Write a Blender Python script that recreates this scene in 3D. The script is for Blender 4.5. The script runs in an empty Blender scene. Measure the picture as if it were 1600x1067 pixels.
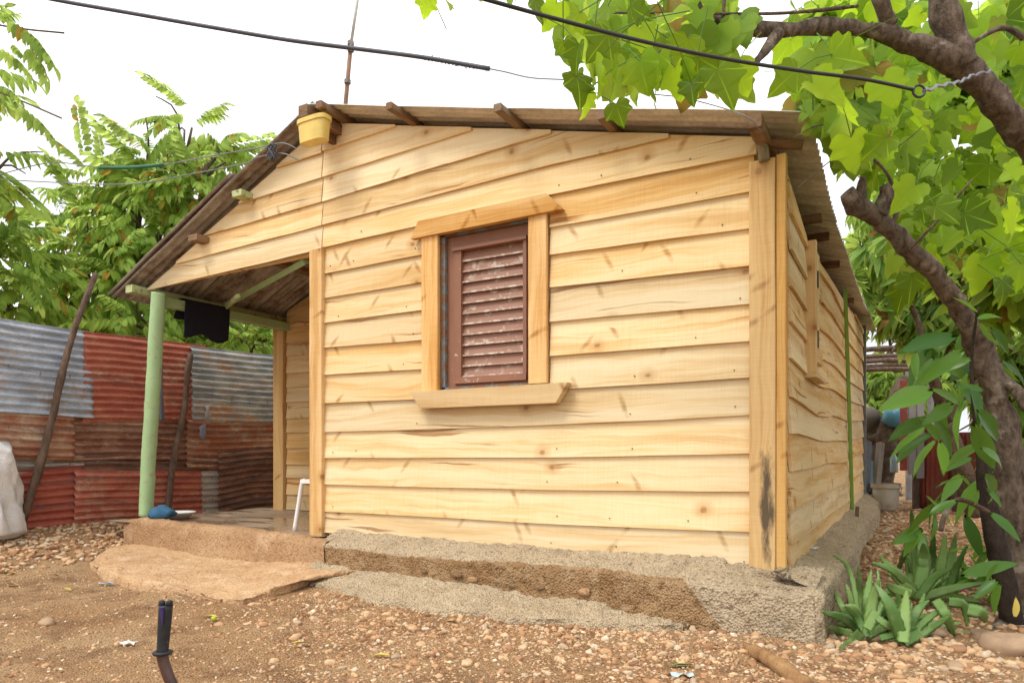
import bpy, math, random
import numpy as np
from mathutils import Matrix, Vector, Euler

# ------------------------------------------------------------------ camera, sky, sun, exposure
# house coordinates: the near house corner is the origin, the front wall runs along -X, the side wall along +Y
F, CX, HY, TH, D0, PXC, HC = 1107., 800., 710., math.radians(29.6), 3.85, 1224., .90
FW = (-math.sin(TH), math.cos(TH)); RT = (math.cos(TH), math.sin(TH))
_x = (PXC-CX)/F*D0
CAM = (-(_x*RT[0]+D0*FW[0]), -(_x*RT[1]+D0*FW[1]), HC)
def at(px, py, X=None, Y=None, Z=None, D=None):
    """point seen at photo pixel (px,py) on a plane of the place, or at a depth D"""
    a = (px-CX)/F; b = (HY-py)/F
    r = (a*RT[0]+FW[0], a*RT[1]+FW[1], b)
    if X is not None: k = (X-CAM[0])/r[0]
    elif Y is not None: k = (Y-CAM[1])/r[1]
    elif Z is not None: k = (Z-CAM[2])/r[2]
    else: k = D
    return Vector((CAM[0]+k*r[0], CAM[1]+k*r[1], CAM[2]+k*r[2]))

sc = bpy.context.scene
C = sc.collection
cd = bpy.data.cameras.new('camera'); cam = bpy.data.objects.new('camera', cd); C.objects.link(cam)
cam.location = CAM; cam.rotation_euler = (math.pi/2, 0, TH)
cd.sensor_width = 36; cd.lens = F/1600*36; cd.shift_y = (HY-533.5)/1600; cd.clip_start = .05; cd.clip_end = 500
sc.camera = cam

SUN_EL, SUN_AZ = math.radians(58), math.radians(205)   # azimuth clockwise from +Y
w = bpy.data.worlds.new('World'); sc.world = w; w.use_nodes = True
nt = w.node_tree; nt.nodes.clear()
def wn(t): return nt.nodes.new(t)
sky = wn('ShaderNodeTexSky'); sky.sky_type = 'NISHITA'; sky.sun_disc = False
sky.sun_elevation = SUN_EL; sky.sun_rotation = SUN_AZ; sky.dust_density = 4; sky.air_density = 1
tc = wn('ShaderNodeTexCoord'); nz = wn('ShaderNodeTexNoise')
nz.inputs['Scale'].default_value = 2.2; nz.inputs['Detail'].default_value = 5
cr = wn('ShaderNodeValToRGB'); cr.color_ramp.elements[0].position = .36; cr.color_ramp.elements[1].position = .60
cr.color_ramp.elements[0].color = (5.6, 5.85, 6.1, 1); cr.color_ramp.elements[1].color = (12.5, 12.6, 12.7, 1)
mx = wn('ShaderNodeMix'); mx.data_type = 'RGBA'; mx.inputs[0].default_value = .93
bg = wn('ShaderNodeBackground'); bg.inputs['Strength'].default_value = .085
ow = wn('ShaderNodeOutputWorld')
L = nt.links.new
L(tc.outputs['Generated'], nz.inputs['Vector']); L(nz.outputs['Fac'], cr.inputs['Fac'])
L(sky.outputs['Color'], mx.inputs[6]); L(cr.outputs['Color'], mx.inputs[7]); L(mx.outputs[2], bg.inputs['Color']); L(bg.outputs[0], ow.inputs[0])
sl = bpy.data.lights.new('sun', 'SUN'); sl.energy = 1.5; sl.angle = math.radians(22); sl.color = (1, .95, .87)
so = bpy.data.objects.new('sun', sl); C.objects.link(so)
sd = Vector((math.sin(SUN_AZ)*math.cos(SUN_EL), math.cos(SUN_AZ)*math.cos(SUN_EL), math.sin(SUN_EL)))
so.rotation_euler = sd.to_track_quat('Z', 'Y').to_euler(); so.location = (0, 0, 12)
sc.view_settings.view_transform = 'Standard'; sc.view_settings.look = 'None'; sc.view_settings.gamma = 1
sc.view_settings.exposure = .84
sc.render.engine = 'CYCLES'
cy = sc.cycles; cy.use_adaptive_sampling = True; cy.adaptive_threshold = .02; cy.use_denoising = True; cy.max_bounces = 10; cy.diffuse_bounces = 7; cy.glossy_bounces = 2
cy.transmission_bounces = 7; cy.transparent_max_bounces = 6; cy.caustics_reflective = False; cy.caustics_refractive = False

# ------------------------------------------------------------------ helpers
rng = np.random.default_rng(7); random.seed(7)
WM = {}
def link(o, parent=None, M=None):
    C.objects.link(o)
    M = M or Matrix.Identity(4)
    if parent is not None:
        o.parent = parent; o.matrix_parent_inverse = WM[parent.name].inverted()
    o.matrix_basis = M; WM[o.name] = M
    return o
def tag(o, label, cat, group=None, kind=None):
    if label: o['label'] = label
    if cat: o['category'] = cat
    if group: o['group'] = group
    if kind: o['kind'] = kind
    return o
def empty(name, loc, label, cat, group=None):
    o = bpy.data.objects.new(name, None); o.empty_display_size = .1
    link(o, None, Matrix.Translation(Vector(loc)))
    return tag(o, label, cat, group)
def mesh(name, V, Fc, smooth=False):
    me = bpy.data.meshes.new(name)
    V = np.asarray(V, np.float32)
    if isinstance(Fc, np.ndarray):
        n = Fc.shape[1]; nf = len(Fc)
        me.vertices.add(len(V)); me.vertices.foreach_set('co', V.ravel())
        me.loops.add(nf*n); me.loops.foreach_set('vertex_index', Fc.astype(np.int32).ravel())
        me.polygons.add(nf); me.polygons.foreach_set('loop_start', np.arange(0, nf*n, n, dtype=np.int32))
        me.update(calc_edges=True)
    else:
        me.from_pydata([tuple(map(float, v)) for v in V], [], Fc); me.update()
    if smooth: me.shade_smooth()
    return me
def obj(name, V, Fc, mat, parent=None, smooth=False, M=None, kind=None, label=None):
    me = mesh(name, V, Fc, smooth)
    me.materials.append(mat)
    o = bpy.data.objects.new(name, me); link(o, parent, M)
    if kind: o['kind'] = kind
    if label: o['label'] = label
    return o
def inst(name, me, parent, M, label=None):
    o = bpy.data.objects.new(name, me); link(o, parent, M)
    if label: o['label'] = label
    return o

def hash3(ix, iy, iz):
    h = (ix.astype(np.int64)*374761393 + iy.astype(np.int64)*668265263 + iz.astype(np.int64)*2147483647) & 0xffffffff
    h = ((h ^ (h >> 13))*1274126177) & 0xffffffff
    return ((h ^ (h >> 16)) & 0xffff)/65535.
def vnoise(p):
    p = np.asarray(p, float); i = np.floor(p).astype(np.int64); f = p-i; f = f*f*(3-2*f); r = 0
    for dx in (0, 1):
        for dy in (0, 1):
            for dz in (0, 1):
                wgt = (f[:, 0] if dx else 1-f[:, 0])*(f[:, 1] if dy else 1-f[:, 1])*(f[:, 2] if dz else 1-f[:, 2])
                r = r+wgt*hash3(i[:, 0]+dx, i[:, 1]+dy, i[:, 2]+dz)
    return r-.5
def fbm(p, o=4):
    p = np.asarray(p, float); r = 0; a = 1
    for k in range(o):
        r = r+a*vnoise(p*(2**k)+17.3*k); a *= .5
    return r

def box(x0, x1, y0, y1, z0, z1):
    V = [(x, y, z) for x in (x0, x1) for y in (y0, y1) for z in (z0, z1)]
    return V, [(0, 1, 3, 2), (4, 6, 7, 5), (0, 4, 5, 1), (2, 3, 7, 6), (0, 2, 6, 4), (1, 5, 7, 3)]
def join(parts):
    V = []; Fc = []
    for v, f in parts:
        n = len(V); V += [tuple(q) for q in v]; Fc += [tuple(i+n for i in q) for q in f]
    return V, Fc
def prism(poly, axis, a, b):
    """polygon extruded along an axis ('x','y','z') between a and b"""
    def m(p, c): return {'y': (p[0], c, p[1]), 'x': (c, p[0], p[1]), 'z': (p[0], p[1], c)}[axis]
    n = len(poly)
    V = [m(p, a) for p in poly]+[m(p, b) for p in poly]
    Fc = [tuple(range(n)), tuple(range(2*n-1, n-1, -1))]+[(i, n+i, n+(i+1) % n, (i+1) % n) for i in range(n)]
    return V, Fc
def tube(pts, rad, seg=8, rough=0., caps=True, squash=None):
    P = np.array([tuple(p) for p in pts], float); n = len(P)
    R = np.array(rad if hasattr(rad, '__len__') else [rad]*n, float)
    T = np.gradient(P, axis=0); T /= np.linalg.norm(T, axis=1)[:, None]+1e-9
    up = np.array([.31, .21, .93]) if abs(T[0] @ np.array([.31, .21, .93])) < .9 else np.array([1., 0, 0])
    V = []
    for i in range(n):
        a = np.cross(T[i], up); a /= np.linalg.norm(a); b = np.cross(T[i], a); up = np.cross(a, T[i])
        for k in range(seg):
            th = 2*math.pi*k/seg
            V.append(P[i]+R[i]*(math.cos(th)*a+math.sin(th)*b))
    V = np.array(V)
    if rough:
        cidx = np.repeat(np.arange(n), seg)
        d = V-P[cidx]; V = P[cidx]+d*(1+rough*(1.6*fbm(V*9, 3)+1.1*fbm(V*24, 2)))[:, None]
    Fc = [(i*seg+k, i*seg+(k+1) % seg, (i+1)*seg+(k+1) % seg, (i+1)*seg+k) for i in range(n-1) for k in range(seg)]
    if caps: Fc += [tuple(range(seg-1, -1, -1)), tuple((n-1)*seg+k for k in range(seg))]
    return [tuple(v) for v in V], Fc
def smoothpath(pts, m=6):
    P = [Vector(p) for p in pts]; out = []
    for i in range(len(P)-1):
        p0 = P[max(i-1, 0)]; p1 = P[i]; p2 = P[i+1]; p3 = P[min(i+2, len(P)-1)]
        for k in range(m):
            t = k/m
            out.append(.5*((2*p1)+(p2-p0)*t+(2*p0-5*p1+4*p2-p3)*t*t+(3*p1-p0-3*p2+p3)*t**3))
    out.append(P[-1]); return out
def smoothvals(v, m=6):
    return list(np.interp(np.linspace(0, len(v)-1, (len(v)-1)*m+1), range(len(v)), v))
def lathe(prof, seg=20, c=(0, 0, 0)):
    V = []; n = len(prof)
    for r, z in prof:
        for k in range(seg):
            a = 2*math.pi*k/seg; V.append((c[0]+r*math.cos(a), c[1]+r*math.sin(a), c[2]+z))
    Fc = [(i*seg+k, i*seg+(k+1) % seg, (i+1)*seg+(k+1) % seg, (i+1)*seg+k) for i in range(n-1) for k in range(seg)]
    return V, Fc
def gridfaces(n, m):
    i, j = np.meshgrid(np.arange(n-1), np.arange(m-1), indexing='ij'); a = (i*m+j).ravel()
    return np.stack([a, a+m, a+m+1, a+1], 1)
def tris(Fc):
    out = []
    for f in Fc:
        for k in range(1, len(f)-1): out.append((f[0], f[k], f[k+1]))
    return np.array(out)
def scatter(tmpl, mats, which=None):
    """many copies of small triangle templates baked into one mesh"""
    Vs = []; Fs = []; off = 0
    mats = np.asarray(mats); which = np.zeros(len(mats), int) if which is None else which
    for t, (tv, tf) in enumerate(tmpl):
        A = mats[which == t]
        if not len(A): continue
        tv = np.asarray(tv, float)
        P = np.einsum('nij,vj->nvi', A[:, :3, :3], tv)+A[:, None, :3, 3]
        Vs.append(P.reshape(-1, 3))
        Fs.append((tf[None]+(np.arange(len(A))*len(tv))[:, None, None]).reshape(-1, 3)+off); off += len(A)*len(tv)
    return np.concatenate(Vs), np.concatenate(Fs)
def frame(pos, d, n, s):
    """matrix whose +y follows d and +z leans to n"""
    d = Vector(d).normalized(); n = Vector(n); x = d.cross(n)
    if x.length < 1e-4: x = d.cross(Vector((.3, .8, .1)))
    x.normalize(); z = x.cross(d)
    M = Matrix(((x.x*s, d.x*s, z.x*s, pos[0]), (x.y*s, d.y*s, z.y*s, pos[1]), (x.z*s, d.z*s, z.z*s, pos[2]), (0, 0, 0, 1)))
    return M

# ------------------------------------------------------------------ materials
class NB:
    def __init__(s, name):
        s.m = bpy.data.materials.new(name); s.m.use_nodes = True; s.t = s.m.node_tree; s.t.nodes.clear()
        s.out = s.t.nodes.new('ShaderNodeOutputMaterial')
    def n(s, t, ins=None, **kw):
        nd = s.t.nodes.new('ShaderNode'+t)
        for k, v in kw.items(): setattr(nd, k, v)
        for k, v in (ins or {}).items(): s.set(nd.inputs[k], v)
        return nd
    def set(s, sock, v):
        if isinstance(v, bpy.types.NodeSocket): s.t.links.new(v, sock)
        elif v is not None: sock.default_value = v
    def tc(s, o='Object'): return s.n('TexCoord').outputs[o]
    def math(s, op, a, b=None, c=None, clamp=False):
        nd = s.n('Math', operation=op); nd.use_clamp = clamp
        for i, v in enumerate((a, b, c)):
            if v is not None: s.set(nd.inputs[i], v)
        return nd.outputs[0]
    def vmul(s, v, sc_):
        nd = s.n('VectorMath', operation='MULTIPLY'); s.set(nd.inputs[0], v); s.set(nd.inputs[1], sc_); return nd.outputs[0]
    def vadd(s, v, b):
        nd = s.n('VectorMath', operation='ADD'); s.set(nd.inputs[0], v); s.set(nd.inputs[1], b); return nd.outputs[0]
    def noise(s, v, scale=1., detail=4., rough=.55, dist=0., o='Fac'):
        return s.n('TexNoise', {'Vector': v, 'Scale': scale, 'Detail': detail, 'Roughness': rough, 'Distortion': dist}).outputs[o]
    def ramp(s, f, stops):
        nd = s.n('ValToRGB', {'Fac': f}); e = nd.color_ramp.elements
        while len(e) < len(stops): e.new(.5)
        for i, (p, c) in enumerate(stops):
            e[i].position = p; e[i].color = (c, c, c, 1) if not hasattr(c, '__len__') else (*c, 1)
        return nd.outputs[0]
    def mix(s, f, a, b, mode='MIX'):
        nd = s.n('Mix', data_type='RGBA', blend_type=mode)
        s.set(nd.inputs[0], f)
        for i, v in ((6, a), (7, b)):
            s.set(nd.inputs[i], (*v, 1) if isinstance(v, tuple) and len(v) == 3 else v)
        return nd.outputs[2]
    def bump(s, h, st=.3, d=.01):
        return s.n('Bump', {'Height': h, 'Strength': st, 'Distance': d}).outputs[0]
    def pbr(s, col, rough=.7, bump=None, spec=.3, metal=0., extra=None):
        p = s.n('BsdfPrincipled')
        s.set(p.inputs['Base Color'], (*col, 1) if isinstance(col, tuple) and len(col) == 3 else col)
        s.set(p.inputs['Roughness'], rough); s.set(p.inputs['Metallic'], metal)
        s.set(p.inputs['Specular IOR Level'], spec)
        if bump is not None: s.set(p.inputs['Normal'], bump)
        s.t.links.new(p.outputs[0], s.out.inputs[0]); s.p = p
        return s.m
    def rand(s): return s.n('ObjectInfo').outputs['Random']
    def island(s): return s.n('NewGeometry').outputs['Random Per Island']

def wood(name, pale=(.80, .635, .385), mid=(.72, .495, .235), dark=(.50, .27, .095), resin=1., stain=None, rough=.62):
    """sawn pine: local x runs along the board, z across it"""
    b = NB(name); o = b.tc(); r = b.rand()
    off = b.n('CombineXYZ', {'X': b.math('MULTIPLY', r, 37.), 'Y': b.math('MULTIPLY', r, 11.), 'Z': b.math('MULTIPLY', r, 53.)}).outputs[0]
    v = b.vadd(o, off)
    wob = b.noise(b.vmul(v, (1.1, 1, 3)), 1., 3)
    vz = b.vadd(v, b.n('CombineXYZ', {'Z': b.math('MULTIPLY', b.math('SUBTRACT', wob, .5), .16)}).outputs[0])
    broad = b.noise(b.vmul(vz, (.5, 3, 10)), 1., 4, .6)
    grain = b.noise(b.vmul(vz, (1.6, 40, 75)), 1., 4, .6)
    tone = b.math('ADD', b.math('MULTIPLY', broad, .68), b.math('MULTIPLY', grain, .32))
    col = b.ramp(tone, [(.41, pale), (.49, tuple(.6*p+.4*q for p, q in zip(pale, mid))), (.555, mid), (.645, tuple(.55*m+.45*d for m, d in zip(mid, dark)))])
    # knots
    sx = b.n('SeparateXYZ', {'Vector': vz}); gx, gzz = sx.outputs[0], sx.outputs[2]
    vo = b.n('TexVoronoi', {'Vector': b.n('CombineXYZ', {'X': b.math('MULTIPLY', gx, 2.3), 'Y': b.math('MULTIPLY', gzz, 2.9)}).outputs[0], 'Scale': 1.}, voronoi_dimensions='2D')
    sel = b.math('GREATER_THAN', b.n('SeparateColor', {'Color': vo.outputs['Color']}).outputs[0], .74)
    kd = vo.outputs['Distance']
    halo = b.math('MULTIPLY', b.ramp(kd, [(.03, 1.), (.17, 0.)]), sel)
    col = b.mix(b.math('MULTIPLY', halo, .65), col, dark)
    ring = b.math('SINE', b.math('MULTIPLY', kd, 260.))
    core = b.math('MULTIPLY', b.ramp(kd, [(.025, 1.), (.055, 0.)]), sel)
    col = b.mix(b.math('MULTIPLY', core, b.math('MULTIPLY_ADD', ring, .2, .65)), col, (.28, .13, .045))
    # slanting branch marks, both ways
    for fx, fz, thr in ((.50, -.87, .915), (.62, .78, .955)):
        al_ = b.math('ADD', b.math('MULTIPLY', gx, fx), b.math('MULTIPLY', gzz, fz)); ac_ = b.math('ADD', b.math('MULTIPLY', gx, -fz), b.math('MULTIPLY', gzz, fx))
        v2 = b.n('TexVoronoi', {'Vector': b.n('CombineXYZ', {'X': b.math('MULTIPLY', al_, 3.6), 'Y': b.math('MULTIPLY', ac_, 13.)}).outputs[0], 'Scale': 1.}, voronoi_dimensions='2D')
        s2 = b.math('GREATER_THAN', b.n('SeparateColor', {'Color': v2.outputs['Color']}).outputs[1], thr)
        mark = b.math('MULTIPLY', b.math('MULTIPLY', b.ramp(v2.outputs['Distance'], [(.06, 1.), (.30, 0.)]), s2), b.ramp(grain, [(.35, .45), (.6, 1.)]))
        col = b.mix(b.math('MULTIPLY', mark, .95), col, tuple(q*.85 for q in dark))
    # resin pockets: long dark slits
    rs = b.noise(b.vmul(vz, (.75, .02, 26)), 1., 2, .4)
    rl = b.noise(b.vmul(v, (1.2, .02, 5)), 1., 1)
    slit = b.math('MULTIPLY', b.ramp(rs, [(.645, 0.), (.685, 1.)]), b.ramp(rl, [(.45, 0.), (.53, 1.)]))
    col = b.mix(b.math('MULTIPLY', slit, .8*resin), col, (.33, .14, .04))
    # blade marks across the board
    saw = b.noise(b.vmul(v, (170, 5, 5)), 1., 2, .6)
    col = b.mix(.16, col, b.ramp(saw, [(.3, (.45, .3, .15)), (.7, (1., .9, .7))]), 'SOFT_LIGHT')
    # tone of each board, and handling dirt
    t = b.n('HueSaturation', {'Hue': b.math('MULTIPLY_ADD', r, .012, .494), 'Saturation': b.math('MULTIPLY_ADD', r, -.28, 1.12),
                              'Value': b.math('MULTIPLY_ADD', b.math('FRACT', b.math('MULTIPLY', r, 7.31)), .24, .85), 'Color': col}).outputs[0]
    dirt = b.ramp(b.noise(b.vmul(v, (2, 2, 2)), 2.2, 5, .7), [(.6, 0.), (.8, .3)])
    t = b.mix(dirt, t, (.45, .31, .17))
    if stain:
        c, rad, scol = stain
        dd = b.n('VectorMath', {0: b.vmul(b.vadd(o, tuple(-q for q in c)), tuple(1/q for q in rad))}, operation='LENGTH').outputs['Value']
        dd = b.math('ADD', dd, b.math('MULTIPLY', b.math('SUBTRACT', b.noise(b.vmul(o, (6, 25, 25)), 1., 5, .65), .5), 2.2))
        t = b.mix(b.ramp(dd, [(.35, .88), (.95, 0.)]), t, scol)
    h = b.math('ADD', b.math('MULTIPLY', grain, .6), b.math('MULTIPLY', saw, .5))
    return b.pbr(t, rough, b.bump(h, .55, .003), .10)

def paint(name, col, under=None, chip=.6, rough=.55, sc_=14., spec=.3, chipw=.06):
    b = NB(name); v = b.vadd(b.tc(), b.n('CombineXYZ', {'X': b.math('MULTIPLY', b.rand(), 31.)}).outputs[0])
    n1 = b.noise(v, sc_, 6, .65); n2 = b.noise(v, 2.5, 4)
    c = b.mix(b.ramp(n2, [(.3, 0.), (.7, .5)]), col, tuple(q*.62 for q in col))
    if under: c = b.mix(b.ramp(n1, [(chip, 0.), (chip+chipw, 1.)]), c, under)
    return b.pbr(c, rough, b.bump(n1, .4, .004), spec)

def metal_sheet(name, base, second, rust=(.16, .06, .025), rusta=.5, bias=(1.2, 1.2, 6), rough=.5, tone=.5, spec=.4, seed=0.):
    b = NB(name); o = b.tc()
    v = b.vadd(o, (seed*3.1, seed*7.7, seed*1.3))
    n1 = b.noise(b.vmul(v, bias), 1., 6, .65); n2 = b.noise(v, 9., 6, .7); n3 = b.noise(b.vmul(v, bias), 2.7, 4, .6)
    c = b.mix(b.ramp(n3, [(tone-.1, 0.), (tone+.1, 1.)]), base, second)
    rm = b.math('ADD', b.math('MULTIPLY', n1, .6), b.math('MULTIPLY', n2, .4))
    rmask = b.ramp(rm, [(1-rusta-.06, 0.), (1-rusta+.05, 1.)])
    c = b.mix(rmask, c, b.mix(n2, rust, tuple(min(1, q*2.6) for q in rust)))
    c = b.mix(b.ramp(b.noise(v, 40., 3), [(.35, .35), (.6, 0.)]), c, tuple(q*.45 for q in base))
    return b.pbr(c, b.math('MULTIPLY_ADD', rmask, .35, rough), b.bump(n2, .25, .004), spec)

def leafmat(name, a, b_, trans, tw=.45, isl=True, vein=False, rough=.55, spec=.16, old=None):
    b = NB(name); r = b.island() if isl else b.rand()
    g = b.noise(b.tc(), 5. if not vein else 3., 3)
    c = b.mix(b.math('ADD', b.math('MULTIPLY', r, .8), b.math('MULTIPLY', g, .2)), a, b_)
    t = b.mix(r, tuple(q*.3 for q in trans), trans)
    if old:
        om = b.ramp(b.math('FRACT', b.math('MULTIPLY', r, 13.7)), [(.955, 0.), (.97, 1.)])
        c = b.mix(om, c, old); t = b.mix(om, t, old)
    if vein:
        s = b.n('SeparateXYZ', {'Vector': b.tc()})
        ang = b.math('ARCTAN2', s.outputs[0], s.outputs[1])
        vv = b.math('ABSOLUTE', b.math('SINE', b.math('MULTIPLY', ang, 3.4)))
        vm = b.ramp(vv, [(.03, .85), (.13, 0.)])
        c = b.mix(vm, c, tuple(min(1, q*2.2) for q in b_)); t = b.mix(vm, t, tuple(q*.6 for q in trans))
    p = b.n('BsdfPrincipled', {'Base Color': c, 'Roughness': rough, 'Specular IOR Level': spec})
    tl = b.n('BsdfTranslucent', {'Color': t})
    m = b.n('MixShader', {0: tw}); b.t.links.new(p.outputs[0], m.inputs[1]); b.t.links.new(tl.outputs[0], m.inputs[2])
    b.t.links.new(m.outputs[0], b.out.inputs[0]); return b.m

def bark(name, a, b_, lichen=None, sc_=1.):
    b = NB(name); v = b.tc(); n1 = b.noise(b.vmul(v, (14*sc_, 14*sc_, 7*sc_)), 1., 6, .7); n2 = b.noise(v, 5*sc_, 5, .6)
    c = b.mix(b.ramp(n1, [(.35, 0.), (.65, 1.)]), a, b_)
    if lichen: c = b.mix(b.ramp(n2, [(.58, 0.), (.70, .8)]), c, lichen)
    sp = b.n('TexVoronoi', {'Vector': v, 'Scale': 42.}).outputs['Distance']
    c = b.mix(b.ramp(sp, [(.08, .3), (.2, 0.)]), c, b_)
    return b.pbr(c, .85, b.bump(b.math('ADD', n1, b.math('MULTIPLY', n2, .8)), 1., .03), .15)

def masonry(name, a, b_, c3, bumps=.8, sc_=1., wet=None):
    b = NB(name); v = b.tc('Object')
    n1 = b.noise(v, 2.3*sc_, 6, .65); n2 = b.noise(v, 30*sc_, 5, .75); n3 = b.noise(v, 7*sc_, 4)
    c = b.mix(b.ramp(n1, [(.38, 0.), (.62, 1.)]), a, b_)
    c = b.mix(b.ramp(n3, [(.52, 0.), (.7, .7)]), c, c3)
    c = b.mix(b.ramp(n2, [(.30, .7), (.47, 0.)]), c, tuple(q*.35 for q in a))
    c = b.mix(b.ramp(n2, [(.58, 0.), (.75, .5)]), c, tuple(min(1, q*1.5) for q in b_))
    grit = b.n('TexVoronoi', {'Vector': v, 'Scale': 75*sc_}).outputs['Distance']
    c = b.mix(b.ramp(grit, [(.10, .35), (.3, 0.)]), c, tuple(min(1, q*1.45) for q in b_))
    c = b.mix(b.ramp(grit, [(.6, 0.), (.8, .4)]), c, tuple(q*.35 for q in a))
    return b.pbr(c, .92, b.bump(b.math('SUBTRACT', b.math('ADD', n2, b.math('MULTIPLY', n3, .7)), b.math('MULTIPLY', grit, .6)), bumps, .03), .05)

def plain(name, col, rough=.6, spec=.3, var=.25, sc_=8., bump=.2, metal=0.):
    b = NB(name); n = b.noise(b.tc(), sc_, 5, .6)
    c = b.mix(b.ramp(n, [(.3, 0.), (.7, 1.)]), tuple(q*(1-var) for q in col), tuple(min(1, q*(1+var*.5)) for q in col))
    return b.pbr(c, rough, b.bump(n, bump, .01), spec, metal)

M = {}
M['pine'] = wood('sawn_pine')
M['pine_side'] = wood('sawn_pine_side', pale=(.78, .605, .355), mid=(.68, .455, .21))
M['trim'] = wood('planed_pine', pale=(.74, .52, .27), mid=(.62, .38, .16), dark=(.42, .21, .07), resin=.3)
M['post'] = wood('corner_pine', pale=(.64, .41, .17), mid=(.54, .31, .105), dark=(.38, .18, .05), resin=.3,
                 stain=((.36, 0, -.02), (.36, 1., .05), (.055, .045, .038)))
M['oldwood'] = wood('weathered_purlin', pale=(.27, .175, .11), mid=(.17, .105, .065), dark=(.07, .042, .026), resin=.6, rough=.8)
M['corner'] = wood('corner_strip', pale=(.66, .43, .18), mid=(.56, .32, .11), dark=(.36, .17, .05), resin=.6)
M['shadewood'] = wood('shaded_pine', pale=(.72, .52, .28), mid=(.62, .40, .18))  # the same pine with the porch shade put into its colour
M['brown'] = paint('brown_paint', (.30, .14, .085), (.50, .40, .33), .63, .5, 16.)
M['slat'] = paint('worn_brown_slat', (.33, .175, .12), (.48, .38, .31), .55, .55, 13., chipw=.1)
M['lip'] = paint('worn_slat_edge', (.45, .30, .23), (.62, .54, .47), .5, .6, 20.)
M['bluejamb'] = paint('old_blue_paint', (.20, .235, .25), (.22, .12, .07), .46, .7, 18.)
M['green'] = paint('pale_green_paint', (.38, .55, .28), (.36, .31, .18), .565, .6, 16., chipw=.12)
M['green2'] = paint('worn_green_paint', (.50, .56, .28), (.20, .13, .07), .56, .7, 12., chipw=.1)
M['strip'] = paint('green_batten', (.24, .44, .08), (.40, .45, .15), .62, .5, 10.)
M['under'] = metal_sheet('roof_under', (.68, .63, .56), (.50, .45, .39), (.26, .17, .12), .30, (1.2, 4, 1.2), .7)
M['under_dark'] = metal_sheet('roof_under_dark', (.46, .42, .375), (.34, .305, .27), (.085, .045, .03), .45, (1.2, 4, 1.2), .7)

# ------------------------------------------------------------------ ground
def gz(x, y):
    x = np.asarray(x, float); y = np.asarray(y, float)
    t = np.clip((-x-5.1)/1.5, 0, 1)
    return .2*t*t*(3-2*t)+.022*np.clip(y, 0, 8)
def gfull(x, y):
    x = np.asarray(x, float); y = np.asarray(y, float); p = np.stack([x, y, x*0+3.3], -1).reshape(-1, 3)
    n = fbm(p*1.1, 3)*.045+fbm(p*7, 3)*.012
    near = np.exp(-((x.ravel()+1)**2+(y.ravel())**2)/200)
    return gz(x, y)+(n*near).reshape(x.shape)
def axis(a, b, st, far):
    c = list(np.arange(a, b, st)); s = st; lo = a; hi = c[-1]; L_ = []; H = []
    while lo > -far: s *= 1.3; lo -= s; L_.append(lo)
    s = st
    while hi < far: s *= 1.3; hi += s; H.append(hi)
    return np.array(L_[::-1]+c+H)
ax = axis(-7.5, 3.5, .035, 90); ay = axis(-3.6, 9.5, .045, 90)
GX, GY = np.meshgrid(ax, ay, indexing='ij')
b = NB('bare_earth'); v = b.tc()
n1 = b.noise(v, .9, 6, .6); n2 = b.noise(v, 26., 6, .75); n3 = b.noise(v, 3.2, 5, .6); n4 = b.noise(v, 90., 3, .7)
c = b.mix(b.ramp(n1, [(.40, 0.), (.60, 1.)]), (.41, .235, .115), (.51, .33, .18))
c = b.mix(b.ramp(n3, [(.48, 0.), (.62, .85)]), c, (.27, .15, .08))
c = b.mix(b.ramp(n2, [(.34, .6), (.46, 0.)]), c, (.15, .085, .05))
c = b.mix(b.ramp(n2, [(.57, 0.), (.68, .7)]), c, (.60, .45, .29))
c = b.mix(b.ramp(n4, [(.60, 0.), (.70, .6)]), c, (.62, .47, .30))
vg = b.n('TexVoronoi', {'Vector': v, 'Scale': 95.}); c = b.mix(b.ramp(vg.outputs['Distance'], [(.15, .55), (.42, 0.)]), c, b.ramp(b.n('SeparateColor', {'Color': vg.outputs['Color']}).outputs[0], [(0., (.26, .14, .07)), (.5, (.46, .29, .16)), (1., (.62, .48, .32))]))
M['earth'] = b.pbr(c, .93, b.bump(b.math('SUBTRACT', b.math('ADD', n2, b.math('MULTIPLY', n4, .5)), b.math('MULTIPLY', vg.outputs['Distance'], .7)), 1., .025), .04)
g = obj('ground', np.stack([GX, GY, gfull(GX, GY)], -1).reshape(-1, 3), gridfaces(len(ax), len(ay)), M['earth'], smooth=True, kind='structure')
g['label'] = 'bare orange brown earth yard strewn with pebbles'
def gh(x, y): return float(gfull(np.array([x]), np.array([y]))[0])

# ------------------------------------------------------------------ house
house = empty('wooden_house', (0, 0, 0), 'small pine board house with tin roof, louvred window and open porch', 'house')
def roofR(X): return 2.615-.256*X            # underside line of the right slope (top of the gable boards)
def roofL(X): return 3.48+.47*(X+3.35)
RIDGE = (2.615-3.48-.47*3.35)/(.47+.256)
UP_R, UP_L = .052, .09

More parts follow.
